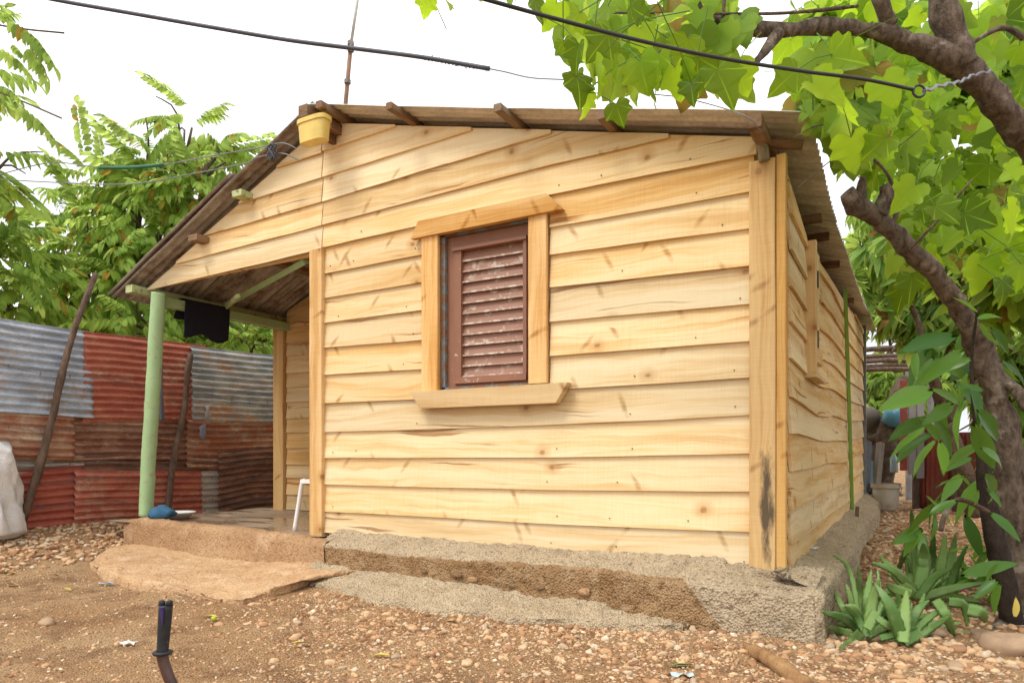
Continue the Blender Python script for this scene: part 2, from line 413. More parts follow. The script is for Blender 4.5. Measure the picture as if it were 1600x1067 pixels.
def board(parent, xs, lo, up, mat, M0=None, yl=-.037, yu=-.014, th=.018, name='board', n=14, wav=.002, x0=None):
    """lap board: local x along it, -y outwards; lo / up are heights at the xs (breakpoints)"""
    X = np.unique(np.concatenate([np.linspace(xs[0], xs[-1], n), xs])); zl = np.interp(X, xs, lo); zu = np.interp(X, xs, up)
    sd_ = rng.random()*90
    q = np.stack([X*3, X*0+sd_, X*0], -1); zl = zl+fbm(q, 2)*wav*2; wy = fbm(q+40, 2)*wav
    ox, oz = X[0], float(zl.min())
    V = []
    for x, a, c_, y in zip(X, zl, zu, wy):
        c_ = max(c_, a+.001); f = min(1, (c_-a)/.22); yt = yl+(yu-yl)*f
        V += [(x-ox, yl+y, a-oz), (x-ox, yt+y, c_-oz), (x-ox, yt+th+y, c_-oz), (x-ox, yl+th+y, a-oz)]
    m = len(X)
    Fc = [(i*4+k, i*4+(k+1) % 4, i*4+4+(k+1) % 4, i*4+4+k) for i in range(m-1) for k in range(4)]
    Fc += [(3, 2, 1, 0), (m*4-4, m*4-3, m*4-2, m*4-1)]
    Mt = Matrix.Translation((ox, 0, oz)); Mt = (M0 @ Mt) if M0 else Mt
    return obj(name, V, [f[::-1] for f in Fc], mat, parent, M=Mt)

# front wall: closed backing added behind the boards to block light, boards as parts
WX0, WX1, WZ0, WZ1 = -2.25, -1.54, 1.355, 2.425
fp = [box(-3.40, WX0, .012, .07, .22, 2.5), box(WX1, -.02, .012, .07, .22, 2.5), box(WX0, WX1, .012, .07, .22, WZ0), box(WX0, WX1, .012, .07, WZ1, 2.5)]
fp.append(prism([(-5.55, 2.455), (-.12, 2.505), (-.12, roofR(-.12)-.01), (RIDGE, roofR(RIDGE)-.02), (-5.55, roofL(-5.55)+.0)], 'y', .012, .05))
front = obj('front_wall', *join(fp), M['pine'], house)
XL = [-3.37, -2.40, -1.40, -.655, -.15]
rows = [  # heights of the lower edges, left to right
    [.300, .300, .300, .300, .270], [.463, .462, .459, .468, .475], [.672, .670, .676, .687, .698], [.875, .877, .883, .896, .907],
    [1.074, 1.078, 1.091, 1.104, 1.120], [1.297, 1.291, 1.312, 1.318, 1.325], [1.515, 1.504, 1.528, 1.526, 1.524], [1.723, 1.709, 1.745, 1.737, 1.730],
    [1.915, 1.922, 1.963, 1.948, 1.940], [2.108, 2.117, 2.170, 2.157, 2.146], [2.295, 2.313, 2.345, 2.346, 2.348], [2.502, 2.522, 2.554, 2.553, 2.549],
    [2.675, 2.710, 2.742, 2.745, 2.750], [2.856, 2.906, 2.943, 2.95, 2.96], [3.046, 3.084, 3.12, 3.14, 3.16], [3.248, 3.284, 3.31, 3.32, 3.33], [3.40, 3.44, 3.5, 3.5, 3.5]]
OV = .028
for i in range(len(rows)-1):
    lo = rows[i]; up = [q+OV for q in rows[i+1]]
    if i <= 4: board(front, XL, lo, up, M['pine'])
    elif i <= 10:
        board(front, XL[:2], lo[:2], up[:2], M['pine'], n=6); board(front, XL[2:], lo[2:], up[2:], M['pine'], n=8)
    else:   # gable rows, cut by the roof line
        X = np.linspace(-3.365, -.135, 60); a = np.interp(X, XL, lo); u = np.minimum(np.interp(X, XL, up), roofR(X)-.006)
        if i >= 14: pass
        k = u > a+.012
        if k.sum() > 2:
            board(front, list(X[k]), list(a[k]), list(u[k]), M['pine'], n=10)
lrow = [[2.425, 2.490], [2.600, 2.675], [2.775, 2.856], [2.960, 3.046], [3.17, 3.235], [3.37, 3.40], [3.6, 3.6]]
for i in range(6):
    X = np.linspace(-5.60, -3.375, 60); a = np.interp(X, [-5.5, -3.37], lrow[i]); u = np.minimum(np.interp(X, [-5.5, -3.37], [q+OV for q in lrow[i+1]]), roofL(X)-.004)
    u = np.minimum(u, roofR(X)-.004)
    k = u > a+.004
    if k.sum() > 2: board(front, list(X[k]), list(a[k]), list(u[k]), M['pine'], n=8)

def bar(name, parent, x0, x1, y0, y1, z0, z1, mat, ax_='x', bev=.004):
    """squared timber; the texture's local x follows the long axis ax_"""
    d = (x1-x0, y1-y0, z1-z0); c_ = ((x0+x1)/2, (y0+y1)/2, (z0+z1)/2)
    if ax_ == 'x': l, tw, hh, R = d[0], d[1], d[2], Matrix.Identity(4)
    elif ax_ == 'z': l, tw, hh, R = d[2], d[1], d[0], Euler((0, -math.pi/2, 0)).to_matrix().to_4x4()
    else: l, tw, hh, R = d[1], d[0], d[2], Euler((0, 0, math.pi/2)).to_matrix().to_4x4()
    pr = [(-tw/2+bev, -hh/2), (tw/2-bev, -hh/2), (tw/2, -hh/2+bev), (tw/2, hh/2-bev), (tw/2-bev, hh/2), (-tw/2+bev, hh/2), (-tw/2, hh/2-bev), (-tw/2, -hh/2+bev)]
    n = 9; V = []
    for i in range(n):
        x = l*i/(n-1); wv = (rng.random(2)-.5)*.0025
        V += [(x, p+wv[0], q+wv[1]) for p, q in pr]
    Fc = [(i*8+k, i*8+8+k, i*8+8+(k+1) % 8, i*8+(k+1) % 8) for i in range(n-1) for k in range(8)]
    Fc += [tuple(range(8)), tuple(range(n*8-1, n*8-9, -1))]
    if ax_ == 'x': T = Matrix.Translation((x0, c_[1], c_[2]))
    elif ax_ == 'z': T = Matrix.Translation((c_[0], c_[1], z0))
    else: T = Matrix.Translation((c_[0], y0, c_[2]))
    return obj(name, V, [f[::-1] for f in Fc], mat, parent, M=T @ R)
# trims: local z of a vertical bar points to -X
bar('corner_post', house, -.168, -.032, -.062, -.005, .272, 2.50, M['post'], 'z')
bar('corner_board', house, -.030, .020, -.052, .012, .266, 2.515, M['corner'], 'z')
bar('wall_post', house, -3.475, -3.345, -.064, .06, .262, 2.487, M['trim'], 'z')

# nail heads, too small to pick apart
ns = []
for r_ in rows[:12]:
    for x in (-3.28, -2.9, -2.45, -1.36, -.95, -.5, -.2):
        if rng.random() < .5: ns.append((x+rng.normal()*.07, -.0405, float(np.interp(x, XL, r_))+.035+rng.random()*.02))
obj('nails', *join([lathe([(0, 0), (.0045, 0), (.0045, .004)], 6) if 0 else box(x-.003, x+.003, y+.002, y+.02, z-.003, z+.003) for x, y, z in ns]), plain('nail_steel', (.10, .09, .08), .5), front, kind='stuff')

# window
win = obj('window', *join([box(WX0, WX0+.03, -.02, .11, WZ0, WZ1), box(WX1-.012, WX1, -.02, .11, WZ0, WZ1), box(WX0, WX1, -.02, .11, WZ1-.012, WZ1+.02), box(WX0, WX1, -.02, .11, WZ0-.02, WZ0+.012)]), M['bluejamb'], house)
bar('trim_board', win, -2.392, -2.252, -.066, -.034, 1.342, 2.43, M['trim'], 'z')
bar('trim_board', win, -1.540, -1.408, -.066, -.034, 1.355, 2.43, M['trim'], 'z')
def trapz(name, pts, y0, y1, mat, parent, org):
    V, Fc = prism([(p[0]-org[0], p[1]-org[1]) for p in pts], 'y', y0, y1)
    return obj(name, V, Fc, mat, parent, M=Matrix.Translation((org[0], 0, org[1])))
trapz('header_board', [(-2.468, 2.418), (-1.286, 2.428), (-1.400, 2.545), (-2.405, 2.532)], -.088, -.040, M['trim'], win, (-2.468, 2.418))
trapz('sill_board', [(-2.375, 1.222), (-1.325, 1.222), (-1.243, 1.346), (-2.462, 1.340)], -.105, -.040, M['trim'], win, (-2.462, 1.222))
fr = obj('frame', *join([box(-2.218, -2.135, .012, .07, 1.37, 2.41), box(-1.585, -1.553, .012, .07, 1.37, 2.41), box(-2.135, -1.585, .014, .07, 2.335, 2.41), box(-2.135, -1.585, .014, .07, 1.37, 1.412)]), M['brown'], win)
sh = obj('shutter', *join([box(-2.155, -2.098, -.004, .05, 1.405, 2.335), box(-1.612, -1.586, -.004, .05, 1.405, 2.335), box(-2.165, -1.58, -.020, .03, 2.305, 2.327), box(-2.155, -1.584, -.014, .05, 1.388, 1.432)]), M['brown'], win)
NS = 12; s0, s1 = 1.434, 2.303; st = (s1-s0)/NS
for i in range(NS):
    z = s0+i*st; ti = .014+(rng.random()-.5)*.006
    ti *= .7; V = [(0, -ti+.028, 0), (.486, -ti+.028+(rng.random()-.5)*.004, 0), (.486, ti+.030, st+.012), (0, ti+.030, st+.012)]
    V += [(x, y+.009, zz+.003) for x, y, zz in V]
    sl_ = obj('slat', V, [(0, 1, 2, 3), (7, 6, 5, 4), (0, 4, 5, 1), (1, 5, 6, 2), (2, 6, 7, 3), (3, 7, 4, 0)], M['slat'], sh, M=Matrix.Translation((-2.098, 0, z)))
    # pale worn lower edge is a separate strip on the slat's lip: kept in the slat by a second material
    me = sl_.data; me.materials.append(M['lip']); me.polygons[2].material_index = 1
    V2, F2 = box(0, .486, -ti+.0225, -ti+.030, -.002, .010)
    off = len(me.vertices)
    nm = mesh('slat', list(V)+V2, [(0, 1, 2, 3), (7, 6, 5, 4), (0, 4, 5, 1), (1, 5, 6, 2), (2, 6, 7, 3), (3, 7, 4, 0)]+[tuple(q+8 for q in f) for f in F2])
    nm.materials.append(M['slat']); nm.materials.append(M['lip'])
    for k in range(6, 12): nm.polygons[k].material_index = 1
    sl_.data = nm
obj('room_dark_panel', *box(-2.22, -1.55, .085, .10, 1.37, 2.41), plain('painted_room_dark', (.05, .03, .02), .9), win)  # near-black panel added in place of the unlit room behind the slats

# side wall
RS = Matrix.Rotation(math.pi/2, 4, 'Z')
side = obj('side_wall', *join([box(-.07, -.012, .05, 6.42, .22, 2.24)]), M['pine_side'], house)
srow = [.275, .408, .602, .812, 1.008, 1.212, 1.425, 1.63, 1.83, 2.03, 2.23, 2.43, 2.60]
far = [.375, .436, .695, .925, 1.135, 1.355, 1.55, 1.745, 1.94, 2.13, 2.33, 2.50, 2.64]
def sz(i, y):
    mid = srow[i]+.02
    s = np.interp(y, [.05, 3.75, 6.42], [srow[i], mid, far[i]])
    return s+(.017*np.sin(y*1.9+i*.35)*np.exp(-((y-1.6)/1.6)**2)*(1 if i > 3 else -.6))-.03*np.exp(-((y-1.2)/.8)**2)*(i > 4)
for i in range(len(srow)-1):
    segs = [(.055, 3.72-.04*i+.28), (3.74-.04*i+.28, 6.42)]
    if 6 <= i <= 10: segs = [(.055, .72), (1.20, segs[0][1]), segs[1]]
    for a, c_ in segs:
        Y = np.linspace(a, c_, 16)
        top_ = np.interp(Y, [0, .7, 1.2, 3, 5.2, 6.5], [2.45, 2.27, 2.27, 2.37, 2.53, 2.57]); lo_ = sz(i, Y); up_ = np.minimum(sz(i+1, Y)+OV, top_); kk = up_ > lo_+.03
        if kk.sum() > 3: board(side, list(Y[kk]), list(lo_[kk]), list(up_[kk]), M['pine_side'], M0=RS, n=16, wav=.004)
sw = obj('side_shutter', *box(.02, .052, .78, 1.20, 1.45, 2.26), M['trim'], house)
bar('jamb_board', sw, .012, .085, .705, .775, 1.42, 2.24, M['trim'], 'z')
bar('shutter_batten', sw, .053, .075, .80, 1.19, 1.5, 1.58, M['trim'], 'y')
bar('jamb_sill', sw, .02, .09, .70, 1.23, 1.385, 1.42, M['trim'], 'y')
for z in (1.62, 2.02): obj('hinge', *box(.053, .060, 1.06, 1.10, z, z+.11), plain('black_hinge', (.03, .03, .03), .5), sw)
p0 = Vector((.052, 3.27, 2.47)); p1 = Vector((.052, 4.17, .29))
obj('green_batten', *tube([p1, p1.lerp(p0, .5)+Vector((0, .03, 0)), p0], .021, 4), M['strip'], house)
obj('end_post', *box(.0, .06, 6.43, 6.50, .2, 2.62), plain('grey_steel', (.22, .24, .26), .6), house)
obj('rear_wall', *join([box(-5.55, -.05, 6.36, 6.41, .2, 2.6), box(-5.60, -5.55, 1.70, 6.4, .2, 2.5), box(-3.44, -3.38, .07, 6.3, .2, 3.3)]), M['shadewood'], house)

# porch back wall
pw = obj('porch_wall', *prism([(-5.55, .26), (-3.44, .26), (-3.44, 3.35), (-5.55, 2.52)], 'y', 1.635, 1.67), M['shadewood'], house)
z = .285
for i in range(13):
    h = .17+.02*math.sin(i*2.3); X = np.linspace(-5.53, -3.46, 12); u = np.minimum(z+h+OV, roofL(X)+.03); k = u > z+.02
    if k.sum() > 2: board(pw, list(X[k]), [z]*int(k.sum()), list(u[k]), M['shadewood'], M0=Matrix.Translation((0, 1.635, 0)), n=5)
    z += h
bar('rear_post', house, -5.70, -5.545, 1.565, 1.66, .262, 2.40, M['trim'], 'z')

# roof
roof = bpy.data.objects.new('roof', None); link(roof, house)
LAST = [None]
def sheet(name, parent, org, dl, dw, L_, W, mat, pitch=.076, amp=.010, nl=10, warp=.004, seg=6, wav=0.):
    """corrugated sheet: flutes along dl, waves across dw"""
    dl = Vector(dl).normalized(); dw = Vector(dw).normalized(); nn = dl.cross(dw)
    nw = int(W/pitch*seg)+1; a = np.linspace(0, L_, nl); c_ = np.linspace(0, W, nw)
    A, B = np.meshgrid(a, c_, indexing='ij'); s_ = rng.random()*50
    h = amp*np.sin(B/pitch*2*math.pi)+warp*4*fbm(np.stack([A*1.3+s_, B*1.3, A*0], -1).reshape(-1, 3), 3).reshape(A.shape)
    B2 = B+wav*fbm(np.stack([A*1.1+s_, B*.6, A*0+9], -1).reshape(-1, 3), 2).reshape(A.shape)
    V = A[..., None]*np.array(dl)+B2[..., None]*np.array(dw)+h[..., None]*np.array(nn)
    o = obj(name, V.reshape(-1, 3), gridfaces(nl, nw), mat, parent, smooth=True, M=Matrix.Translation(Vector(org)))
    sm = o.modifiers.new('thickness', 'SOLIDIFY'); sm.thickness = .0015
    LAST[0] = o
    return o
dR = Vector((1, 0, -.256)).normalized(); lenR = (.17-RIDGE)/dR.x
zr = roofR(RIDGE)+UP_R
y = -.205; k = 0
while y < 6.5:
    wd = .80
    sheet('roof_sheet', roof, (RIDGE-.02, y, zr+.012+.004*(k % 2)), dR, (0, 1, 0), lenR, wd, M['under'], nl=16)
    me_ = bpy.data.objects[[o_.name for o_ in roof.children][-1]].data if False else LAST[0].data
    co = np.empty(len(me_.vertices)*3, np.float32); me_.vertices.foreach_get('co', co); co = co.reshape(-1, 3)
    yy_ = co[:, 1]+y; xx_ = co[:, 0]+RIDGE
    t1 = np.clip((yy_+.1)/1.3, 0, 1); t2 = np.clip((6.6-yy_)/3., 0, 1)
    co[:, 2] -= .12*(t1*t1*(3-2*t1))*(t2*t2*(3-2*t2))*np.clip(1+xx_/3.2, 0, 1.1)
    me_.vertices.foreach_set('co', co.ravel()); me_.update()
    y += wd-.06; k += 1
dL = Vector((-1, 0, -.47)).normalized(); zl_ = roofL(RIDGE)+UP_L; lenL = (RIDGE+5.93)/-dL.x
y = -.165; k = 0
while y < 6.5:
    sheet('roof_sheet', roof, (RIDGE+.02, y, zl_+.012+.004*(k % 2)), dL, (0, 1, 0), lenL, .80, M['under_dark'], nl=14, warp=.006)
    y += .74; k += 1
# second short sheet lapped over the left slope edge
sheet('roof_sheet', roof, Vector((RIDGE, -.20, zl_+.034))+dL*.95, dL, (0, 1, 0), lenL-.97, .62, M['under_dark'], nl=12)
# purlins
for X, e, hh, tw in ((-3.12, .30, .075, .055), (-2.47, .30, .07, .05), (-1.61, .30, .07, .055), (-.955, .22, .07, .05)):
    z = roofR(X)
    bar('purlin', roof, X-tw/2-.02, X+tw/2-.02, -e, .5 if X > -2 else 6.4, z+.002, z+hh-.022, M['oldwood'], 'y')
bar('purlin', roof, -.125, -.055, -.33, .35, 2.565, 2.635, M['oldwood'], 'y')
bar('ridge_block', roof, -3.36, -3.17, -.14, .0, 3.33, 3.41, M['oldwood'], 'x')
bar('ridge_beam', roof, RIDGE-.045, RIDGE+.045, -.24, 6.4, zr-.10, zr-.012, M['oldwood'], 'y')
for p, mt in (((372, 303), 'green2'), ((303, 372), 'oldwood')):
    q = at(*p, Y=-.14); bar('purlin', roof, q.x-.065, q.x+.05, -.15, 6.3, q.z-.02, q.z+.03, M[mt], 'y')
for yv, px in ((1.0, 0), (1.45, 1), (2.3, 2), (3.9, 3)):
    bar('rafter_end', roof, -.25, .085, yv, yv+.06, 2.445, 2.495, M['oldwood'], 'x')
# porch frame
bar('eave_purlin', roof, -5.70, -5.60, -.16, 6.3, 2.385, 2.455, M['green2'], 'y')
bar('porch_beam', house, -5.56, -5.47, .02, 1.64, 2.29, 2.375, M['green'], 'y')
bar('mid_purlin', roof, -4.48, -4.38, .06, 1.62, roofL(-4.43)-.01, roofL(-4.43)+.055, M['green2'], 'y')
pb = [at(351, 478, X=-5.5), at(478, 408, Y=.09)]
obj('brace', *tube([pb[0], pb[1]], .032, 4), M['green'], house)
obj('brace', *tube([pb[0]+Vector((.03, .0, -.02)), at(372, 462, D=6.3)], .024, 4), M['green2'], house)
gp = [at(228, 806, Y=-.02), at(232, 720, Y=-.02), at(237, 640, Y=-.02), at(243, 540, Y=-.02), at(248, 458, Y=-.02)]
obj('green_post', *tube(smoothpath(gp, 14), .064, 18, .06), M['green'], house, smooth=True)

# ------------------------------------------------------------------ foundation, porch floor, apron
def loft(stations, nseg, amp=.012, freq=9., amp2=.006):
    """stations: list of cross-section polylines with equal counts; resampled and roughened"""
    S = np.array([[tuple(p) for p in s] for s in stations], float)
    rows_ = []
    for s in S:
        seg = np.linalg.norm(np.diff(s, axis=0), axis=1); t = np.concatenate([[0], np.cumsum(seg)]); u = np.linspace(0, t[-1], nseg)
        rows_.append(np.stack([np.interp(u, t, s[:, k]) for k in range(3)], 1))
    R_ = np.array(rows_)
    du = np.gradient(R_, axis=0); dv = np.gradient(R_, axis=1); n = np.cross(du, dv); n /= np.linalg.norm(n, axis=2)[..., None]+1e-9
    P = R_.reshape(-1, 3)
    d = fbm(P*freq*.35+5, 3)*amp*2+fbm(P*freq*3, 3)*amp2*2.2
    d -= np.clip(fbm(P*7+77, 2)-.30, 0, 1)*.22*amp*8
    P = P+n.reshape(-1, 3)*d[:, None]
    return P, gridfaces(len(S), nseg)
def resample(keys, n):
    K = np.array(keys, float); t = np.linspace(0, len(K)-1, n)
    return np.stack([np.interp(t, range(len(K)), K[:, k]) for k in range(K.shape[1])], 1)
M['apron'] = masonry('apron_cement', (.56, .37, .21), (.48, .295, .16), (.64, .46, .30), .5, .8)
M['found'] = masonry('cement_footing', (.30, .195, .105), (.24, .14, .07), (.36, .27, .17))
M['mortar'] = masonry('sandy_mortar', (.56, .43, .28), (.64, .51, .34), (.44, .33, .22), 1., 1.)
M['curb'] = masonry('earth_cement', (.44, .275, .15), (.36, .21, .11), (.54, .37, .22), .5, .8)
keys = []
for px, py, yb, pb_ in ((496, 846, -.26, 889), (584, 861, -.30, 901), (692, 874, -.33, 916), (850, 884, -.33, 936), (940, 893, -.33, 946), (1070, 912, -.37, 963), (1160, 918, -.38, 976), (1248, 927, -.38, 997), (1273, 928, -.38, 1000)):
    a = at(px, py, Y=yb); f = at(px, pb_, Y=yb-.03); keys.append((a.x, yb, a.z, f.x, yb-.03, f.z))
K = resample(keys, 420); stn = []
for x, yy, zz, fx, fy, fz in K: stn.append([(x, .03, .335 if x < -.3 else .30), (x, -.10, .295-.02*(x > -.5)), (x, yy+.05, zz+.012), (x, yy, zz-.008), (fx, fy, fz), (fx, fy-.01, -.12)])
P, Fq = loft(stn, 76, .014, 9, .008)
# top of the footing is grey mortar, the face is brown earth cement
b = NB('footing_mix')
cap = b.n('Attribute', attribute_name='cap').outputs['Fac']; v = b.tc()
cm = b.ramp(b.math('ADD', cap, b.math('MULTIPLY', b.math('SUBTRACT', b.noise(v, 12., 5, .7), .5), .7)), [(.42, 0.), (.58, 1.)])
def tone3(q, a_, b2, c2):
    n1 = q.noise(v, 2.6, 6, .65); n3 = q.noise(v, 8., 4); return q.mix(q.ramp(n3, [(.5, 0.), (.7, .7)]), q.mix(q.ramp(n1, [(.38, 0.), (.62, 1.)]), a_, b2), c2)
n2 = b.noise(v, 32., 5, .75); grit = b.n('TexVoronoi', {'Vector': v, 'Scale': 80.}).outputs['Distance']
c = b.mix(cm, tone3(b, (.46, .285, .145), (.35, .20, .095), (.52, .36, .21)), tone3(b, (.58, .45, .30), (.66, .53, .36), (.44, .34, .23)))
c = b.mix(b.ramp(n2, [(.30, .8), (.47, 0.)]), c, (.09, .06, .035)); c = b.mix(b.ramp(grit, [(.10, .4), (.3, 0.)]), c, (.60, .47, .31)); c = b.mix(b.ramp(grit, [(.6, 0.), (.8, .4)]), c, (.12, .08, .05))
M['footing'] = b.pbr(c, .92, b.bump(b.math('SUBTRACT', n2, b.math('MULTIPLY', grit, .6)), 1., .03), .05)
fo = obj('foundation', P, Fq, M['footing'], house, smooth=True)
at_ = fo.data.attributes.new('cap', 'FLOAT', 'POINT'); vv = np.tile(np.arange(76)/75., len(K)); xx = P[:, 0]
at_.data.foreach_set('value', np.clip(1.-(vv-.43)*9+np.clip((xx+.46)*14, 0, 8), 0, 1).astype(np.float32))
obj('foundation_core', *join([box(-3.4, .09, -.18, 6.3, -.05, .262), box(-.3, .19, -.335, .3, -.05, .240), box(-.1, .13, -.16, .2, -.05, .276)]), M['mortar'], house)
c0 = keys[-1]; stn = []
for t in np.linspace(0, 1, 24):   # rounded corner
    a = -math.pi/2+t*math.pi/2
    cx, cy_ = .185, -.335; ex = cx+.05*math.cos(a); ey = cy_+.05*math.sin(a)
    stn.append([(0., .0, .30), (.04, -.10, .275), (ex-.03*math.cos(a), ey-.03*math.sin(a), .235), (ex, ey, .215), (ex+.012*math.cos(a), ey+.02*math.sin(a), .0), (ex+.012*math.cos(a), ey+.02*math.sin(a), -.12)])
for yv in np.linspace(-.30, 7.3, 260):
    e = .235+.02*math.sin(yv*1.7); gg = float(gz(.25, yv))
    stn.append([(-.02, yv+.02, .30+.014*yv), (.08, yv, .275+.012*yv), (e-.03, yv, .245+.006*yv), (e, yv, .225+.006*yv), (e+.012, yv, gg), (e+.012, yv, -.1)])
P, Fq = loft(stn, 46, .010, 9, .008)
obj('foundation', P, Fq[:, ::-1], M['mortar'], house, smooth=True)

keys = []
for px, py, yb, pb_ in ((193, 812, -.10, 852), (215, 808, -.17, 858), (312, 820, -.22, 868), (420, 833, -.25, 877), (506, 846, -.27, 890)):
    a = at(px, py, Y=yb); f = at(px, pb_, Y=yb-.05); keys.append((a.x, yb, a.z, f.x, yb-.05, f.z))
K = resample(keys, 120); stn = []
for i, (x, yy, zz, fx, fy, fz) in enumerate(K):
    stn.append([(x, yy+.20, .20), (x, yy+.15, zz-.02), (x, yy+.09, zz+.006), (x, yy+.025, zz), (x, yy-.005, zz-.04), (fx, fy, fz), (fx, fy-.02, 0)])
x, yy, zz, fx, fy, fz = K[0]; e0 = [(x-.06, 1.7, .2), (x-.06, 1.7, zz-.03), (x-.08, 1.7, zz-.03), (x-.1, 1.7, zz-.05), (x-.12, 1.7, zz-.08), (x-.14, 1.7, fz), (x-.14, 1.7, 0)]
P, Fq = loft([e0, [(q[0]-.02, q[1]+.12, q[2]) for q in stn[0]]]+stn, 30, .012, 7, .004)
obj('porch_curb', P, Fq, M['curb'], house, smooth=True)

b = NB('wet_porch_cement'); v = b.tc(); n1 = b.noise(b.vmul(v, (1, 3, 1)), 1.6, 5, .6); n2 = b.noise(v, 22., 5, .7)
c = b.mix(b.ramp(n1, [(.4, 0.), (.6, 1.)]), (.22, .15, .10), (.34, .25, .17))
M['wet'] = b.pbr(c, b.ramp(n1, [(.42, .12), (.58, .6)]), b.bump(n2, .18, .01), .5)
nx, ny = 50, 40; A, B = np.meshgrid(np.linspace(-6.05, -3.30, nx), np.linspace(-.14, 1.7, ny), indexing='ij')
zf = .275+.006*fbm(np.stack([A*2, B*2, A*0], -1).reshape(-1, 3), 3).reshape(A.shape)
obj('porch_floor', np.stack([A, B, zf], -1).reshape(-1, 3), gridfaces(nx, ny), M['wet'], house, smooth=True)

inner = [(-5.95, -.10), (-5.4, -.22), (-4.8, -.26), (-4.2, -.28), (-3.6, -.30), (-3.05, -.30), (-2.75, -.30), (-2.72, -.31)]
outpx = [(140, 880), (170, 892), (206, 905), (281, 917), (330, 929), (380, 934), (425, 922), (470, 908), (508, 897)]
outer = [at(p, q, Z=.05) for p, q in outpx]
K1 = resample([(a[0], a[1]) for a in inner], 160); K2 = resample([(o.x, o.y) for o in outer], 160); stn = []
for (ax_, ay_), (bx, by) in zip(K1, K2):
    dx, dy = bx-ax_, by-ay_; z0 = .085; gg = float(gz(bx, by))
    wob = .05*float(fbm(np.array([[bx*3, by*3, 1]]), 3)[0]); bx += dx*wob; by += dy*wob
    stn.append([(ax_, ay_+.06, z0+.02), (ax_+dx*.15, ay_+dy*.15, z0), (ax_+dx*.6, ay_+dy*.6, gg+.075), (bx, by, gg+.05), (bx+dx*.01, by+dy*.01, gg-.05)])
P, Fq = loft(stn, 60, .042, 4.5, .006)
ap = obj('concrete_apron', P, Fq, M['apron'], smooth=True, kind='structure'); ap['label'] = 'lumpy earth cement apron poured before the porch'
stn = []
K1 = resample([(-3.25, -.28, .10), (-2.5, -.33, .10), (-1.9, -.36, .085), (-1.2, -.36, .06), (-.75, -.38, .035), (-.4, -.40, .01)], 260)
K2 = resample([(-2.95, -.55), (-2.55, -.70), (-1.95, -.80), (-1.4, -.76), (-.95, -.66), (-.42, -.46)], 260)
for (ax_, ay_, az), (bx, by) in zip(K1, K2):
    by += .10*float(fbm(np.array([[bx*4, 7.1, 1]]), 3)[0])
    stn.append([(ax_, ay_+.04, az+.02), ((ax_*2+bx)/3, (ay_*2+by)/3, az*.8), ((ax_+2*bx)/3, (ay_+2*by)/3, az*.45+.03), (bx, by, .028+gz(bx, by)*.6), (bx, by-.02, -.03)])
P, Fq = loft(stn, 50, .024, 11, .008)
obj('mortar_spill', P, Fq, M['mortar'], house, smooth=True)
# ------------------------------------------------------------------ tin fence on the porch side
FX = -6.6
fence = empty('tin_fence', at(130, 824, X=FX), 'patched corrugated tin fence in red, grey and rust beside the porch', 'fence')
SH = {'grey': ((.55, .60, .68), (.32, .37, .44), (.20, .12, .07), .40), 'red': ((.54, .18, .115), (.42, .115, .075), (.30, .19, .13), .43),
      'pale': ((.58, .60, .58), (.30, .34, .36), (.30, .15, .06), .42), 'tan': ((.42, .23, .14), (.56, .41, .30), (.20, .08, .045), .50),
      'brown': ((.33, .16, .10), (.46, .28, .19), (.12, .05, .03), .48), 'dark': ((.16, .085, .06), (.30, .15, .10), (.07, .035, .025), .45),
      'white': ((.50, .48, .44), (.38, .33, .28), (.25, .13, .07), .44), 'redd': ((.47, .13, .085), (.36, .09, .06), (.13, .06, .045), .40)}
fs = [  # colour, top left px, top right px, bottom right y px, layer, label
    ('grey', (-110, 482), (146, 520), 652, 5, 'blue grey galvanised sheet of the top row'), ('red', (130, 519), (324, 542), 660, 4, 'bright red sheet of the top row'),
    ('pale', (300, 541), (460, 559), 664, 6, 'pale weathered galvanised sheet of the top row'),
    ('tan', (-110, 630), (114, 646), 718, 4, 'tan rusted sheet at mid height'), ('brown', (86, 640), (304, 652), 720, 3, 'brown rusted sheet at mid height'), ('tan', (291, 652), (460, 655), 722, 5, None),
    ('white', (-110, 712), (138, 709), 742, 2, None), ('dark', (132, 706), (346, 708), 748, 2, None),
    ('redd', (-110, 738), (133, 728), 828, 3, 'dull red sheet of the bottom row'), ('red', (116, 732), (322, 735), 818, 4, None), ('white', (316, 736), (345, 736), 806, 5, None),
    ('dark', (340, 706), (460, 700), 800, 6, 'dark burnt sheet of the bottom row')]
smats = {}
for i, (kc, a, b_, yb, ly, lab) in enumerate(fs):
    A = at(*a, X=FX+.012*ly); B = at(*b_, X=FX+.012*ly); Bb = at(b_[0], yb, X=FX+.012*ly)
    key = (kc, i); base, sec, ru, ra = SH[kc]
    mt = metal_sheet('tin_%s_%d' % (kc, i), base, sec, ru, ra, (1.5, 1.3, 4), .55, seed=i*1.7)
    d = B-A; W = B.z-Bb.z
    o = sheet('tin_sheet', fence, A, d, (0, 0, -1), d.length, W, mt, .071, .016, nl=30, warp=.014, seg=8, wav=.045)
    if lab: o['label'] = lab
M['stick'] = bark('dead_stick', (.085, .055, .04), (.20, .135, .095))
for pts, r in (([(36, 812), (70, 700), (96, 590), (118, 510), (150, 428)], .038), ([(262, 797), (271, 720), (288, 640), (292, 590), (298, 553)], .038)):
    q = smoothpath([at(*p, X=FX+.17) for p in pts], 6)
    obj('pole', *tube(q, list(np.linspace(r, r*.75, len(q))), 9, .25), M['stick'], fence, smooth=True)
M['wire'] = plain('wire_steel', (.20, .18, .17), .5, metal=.3)
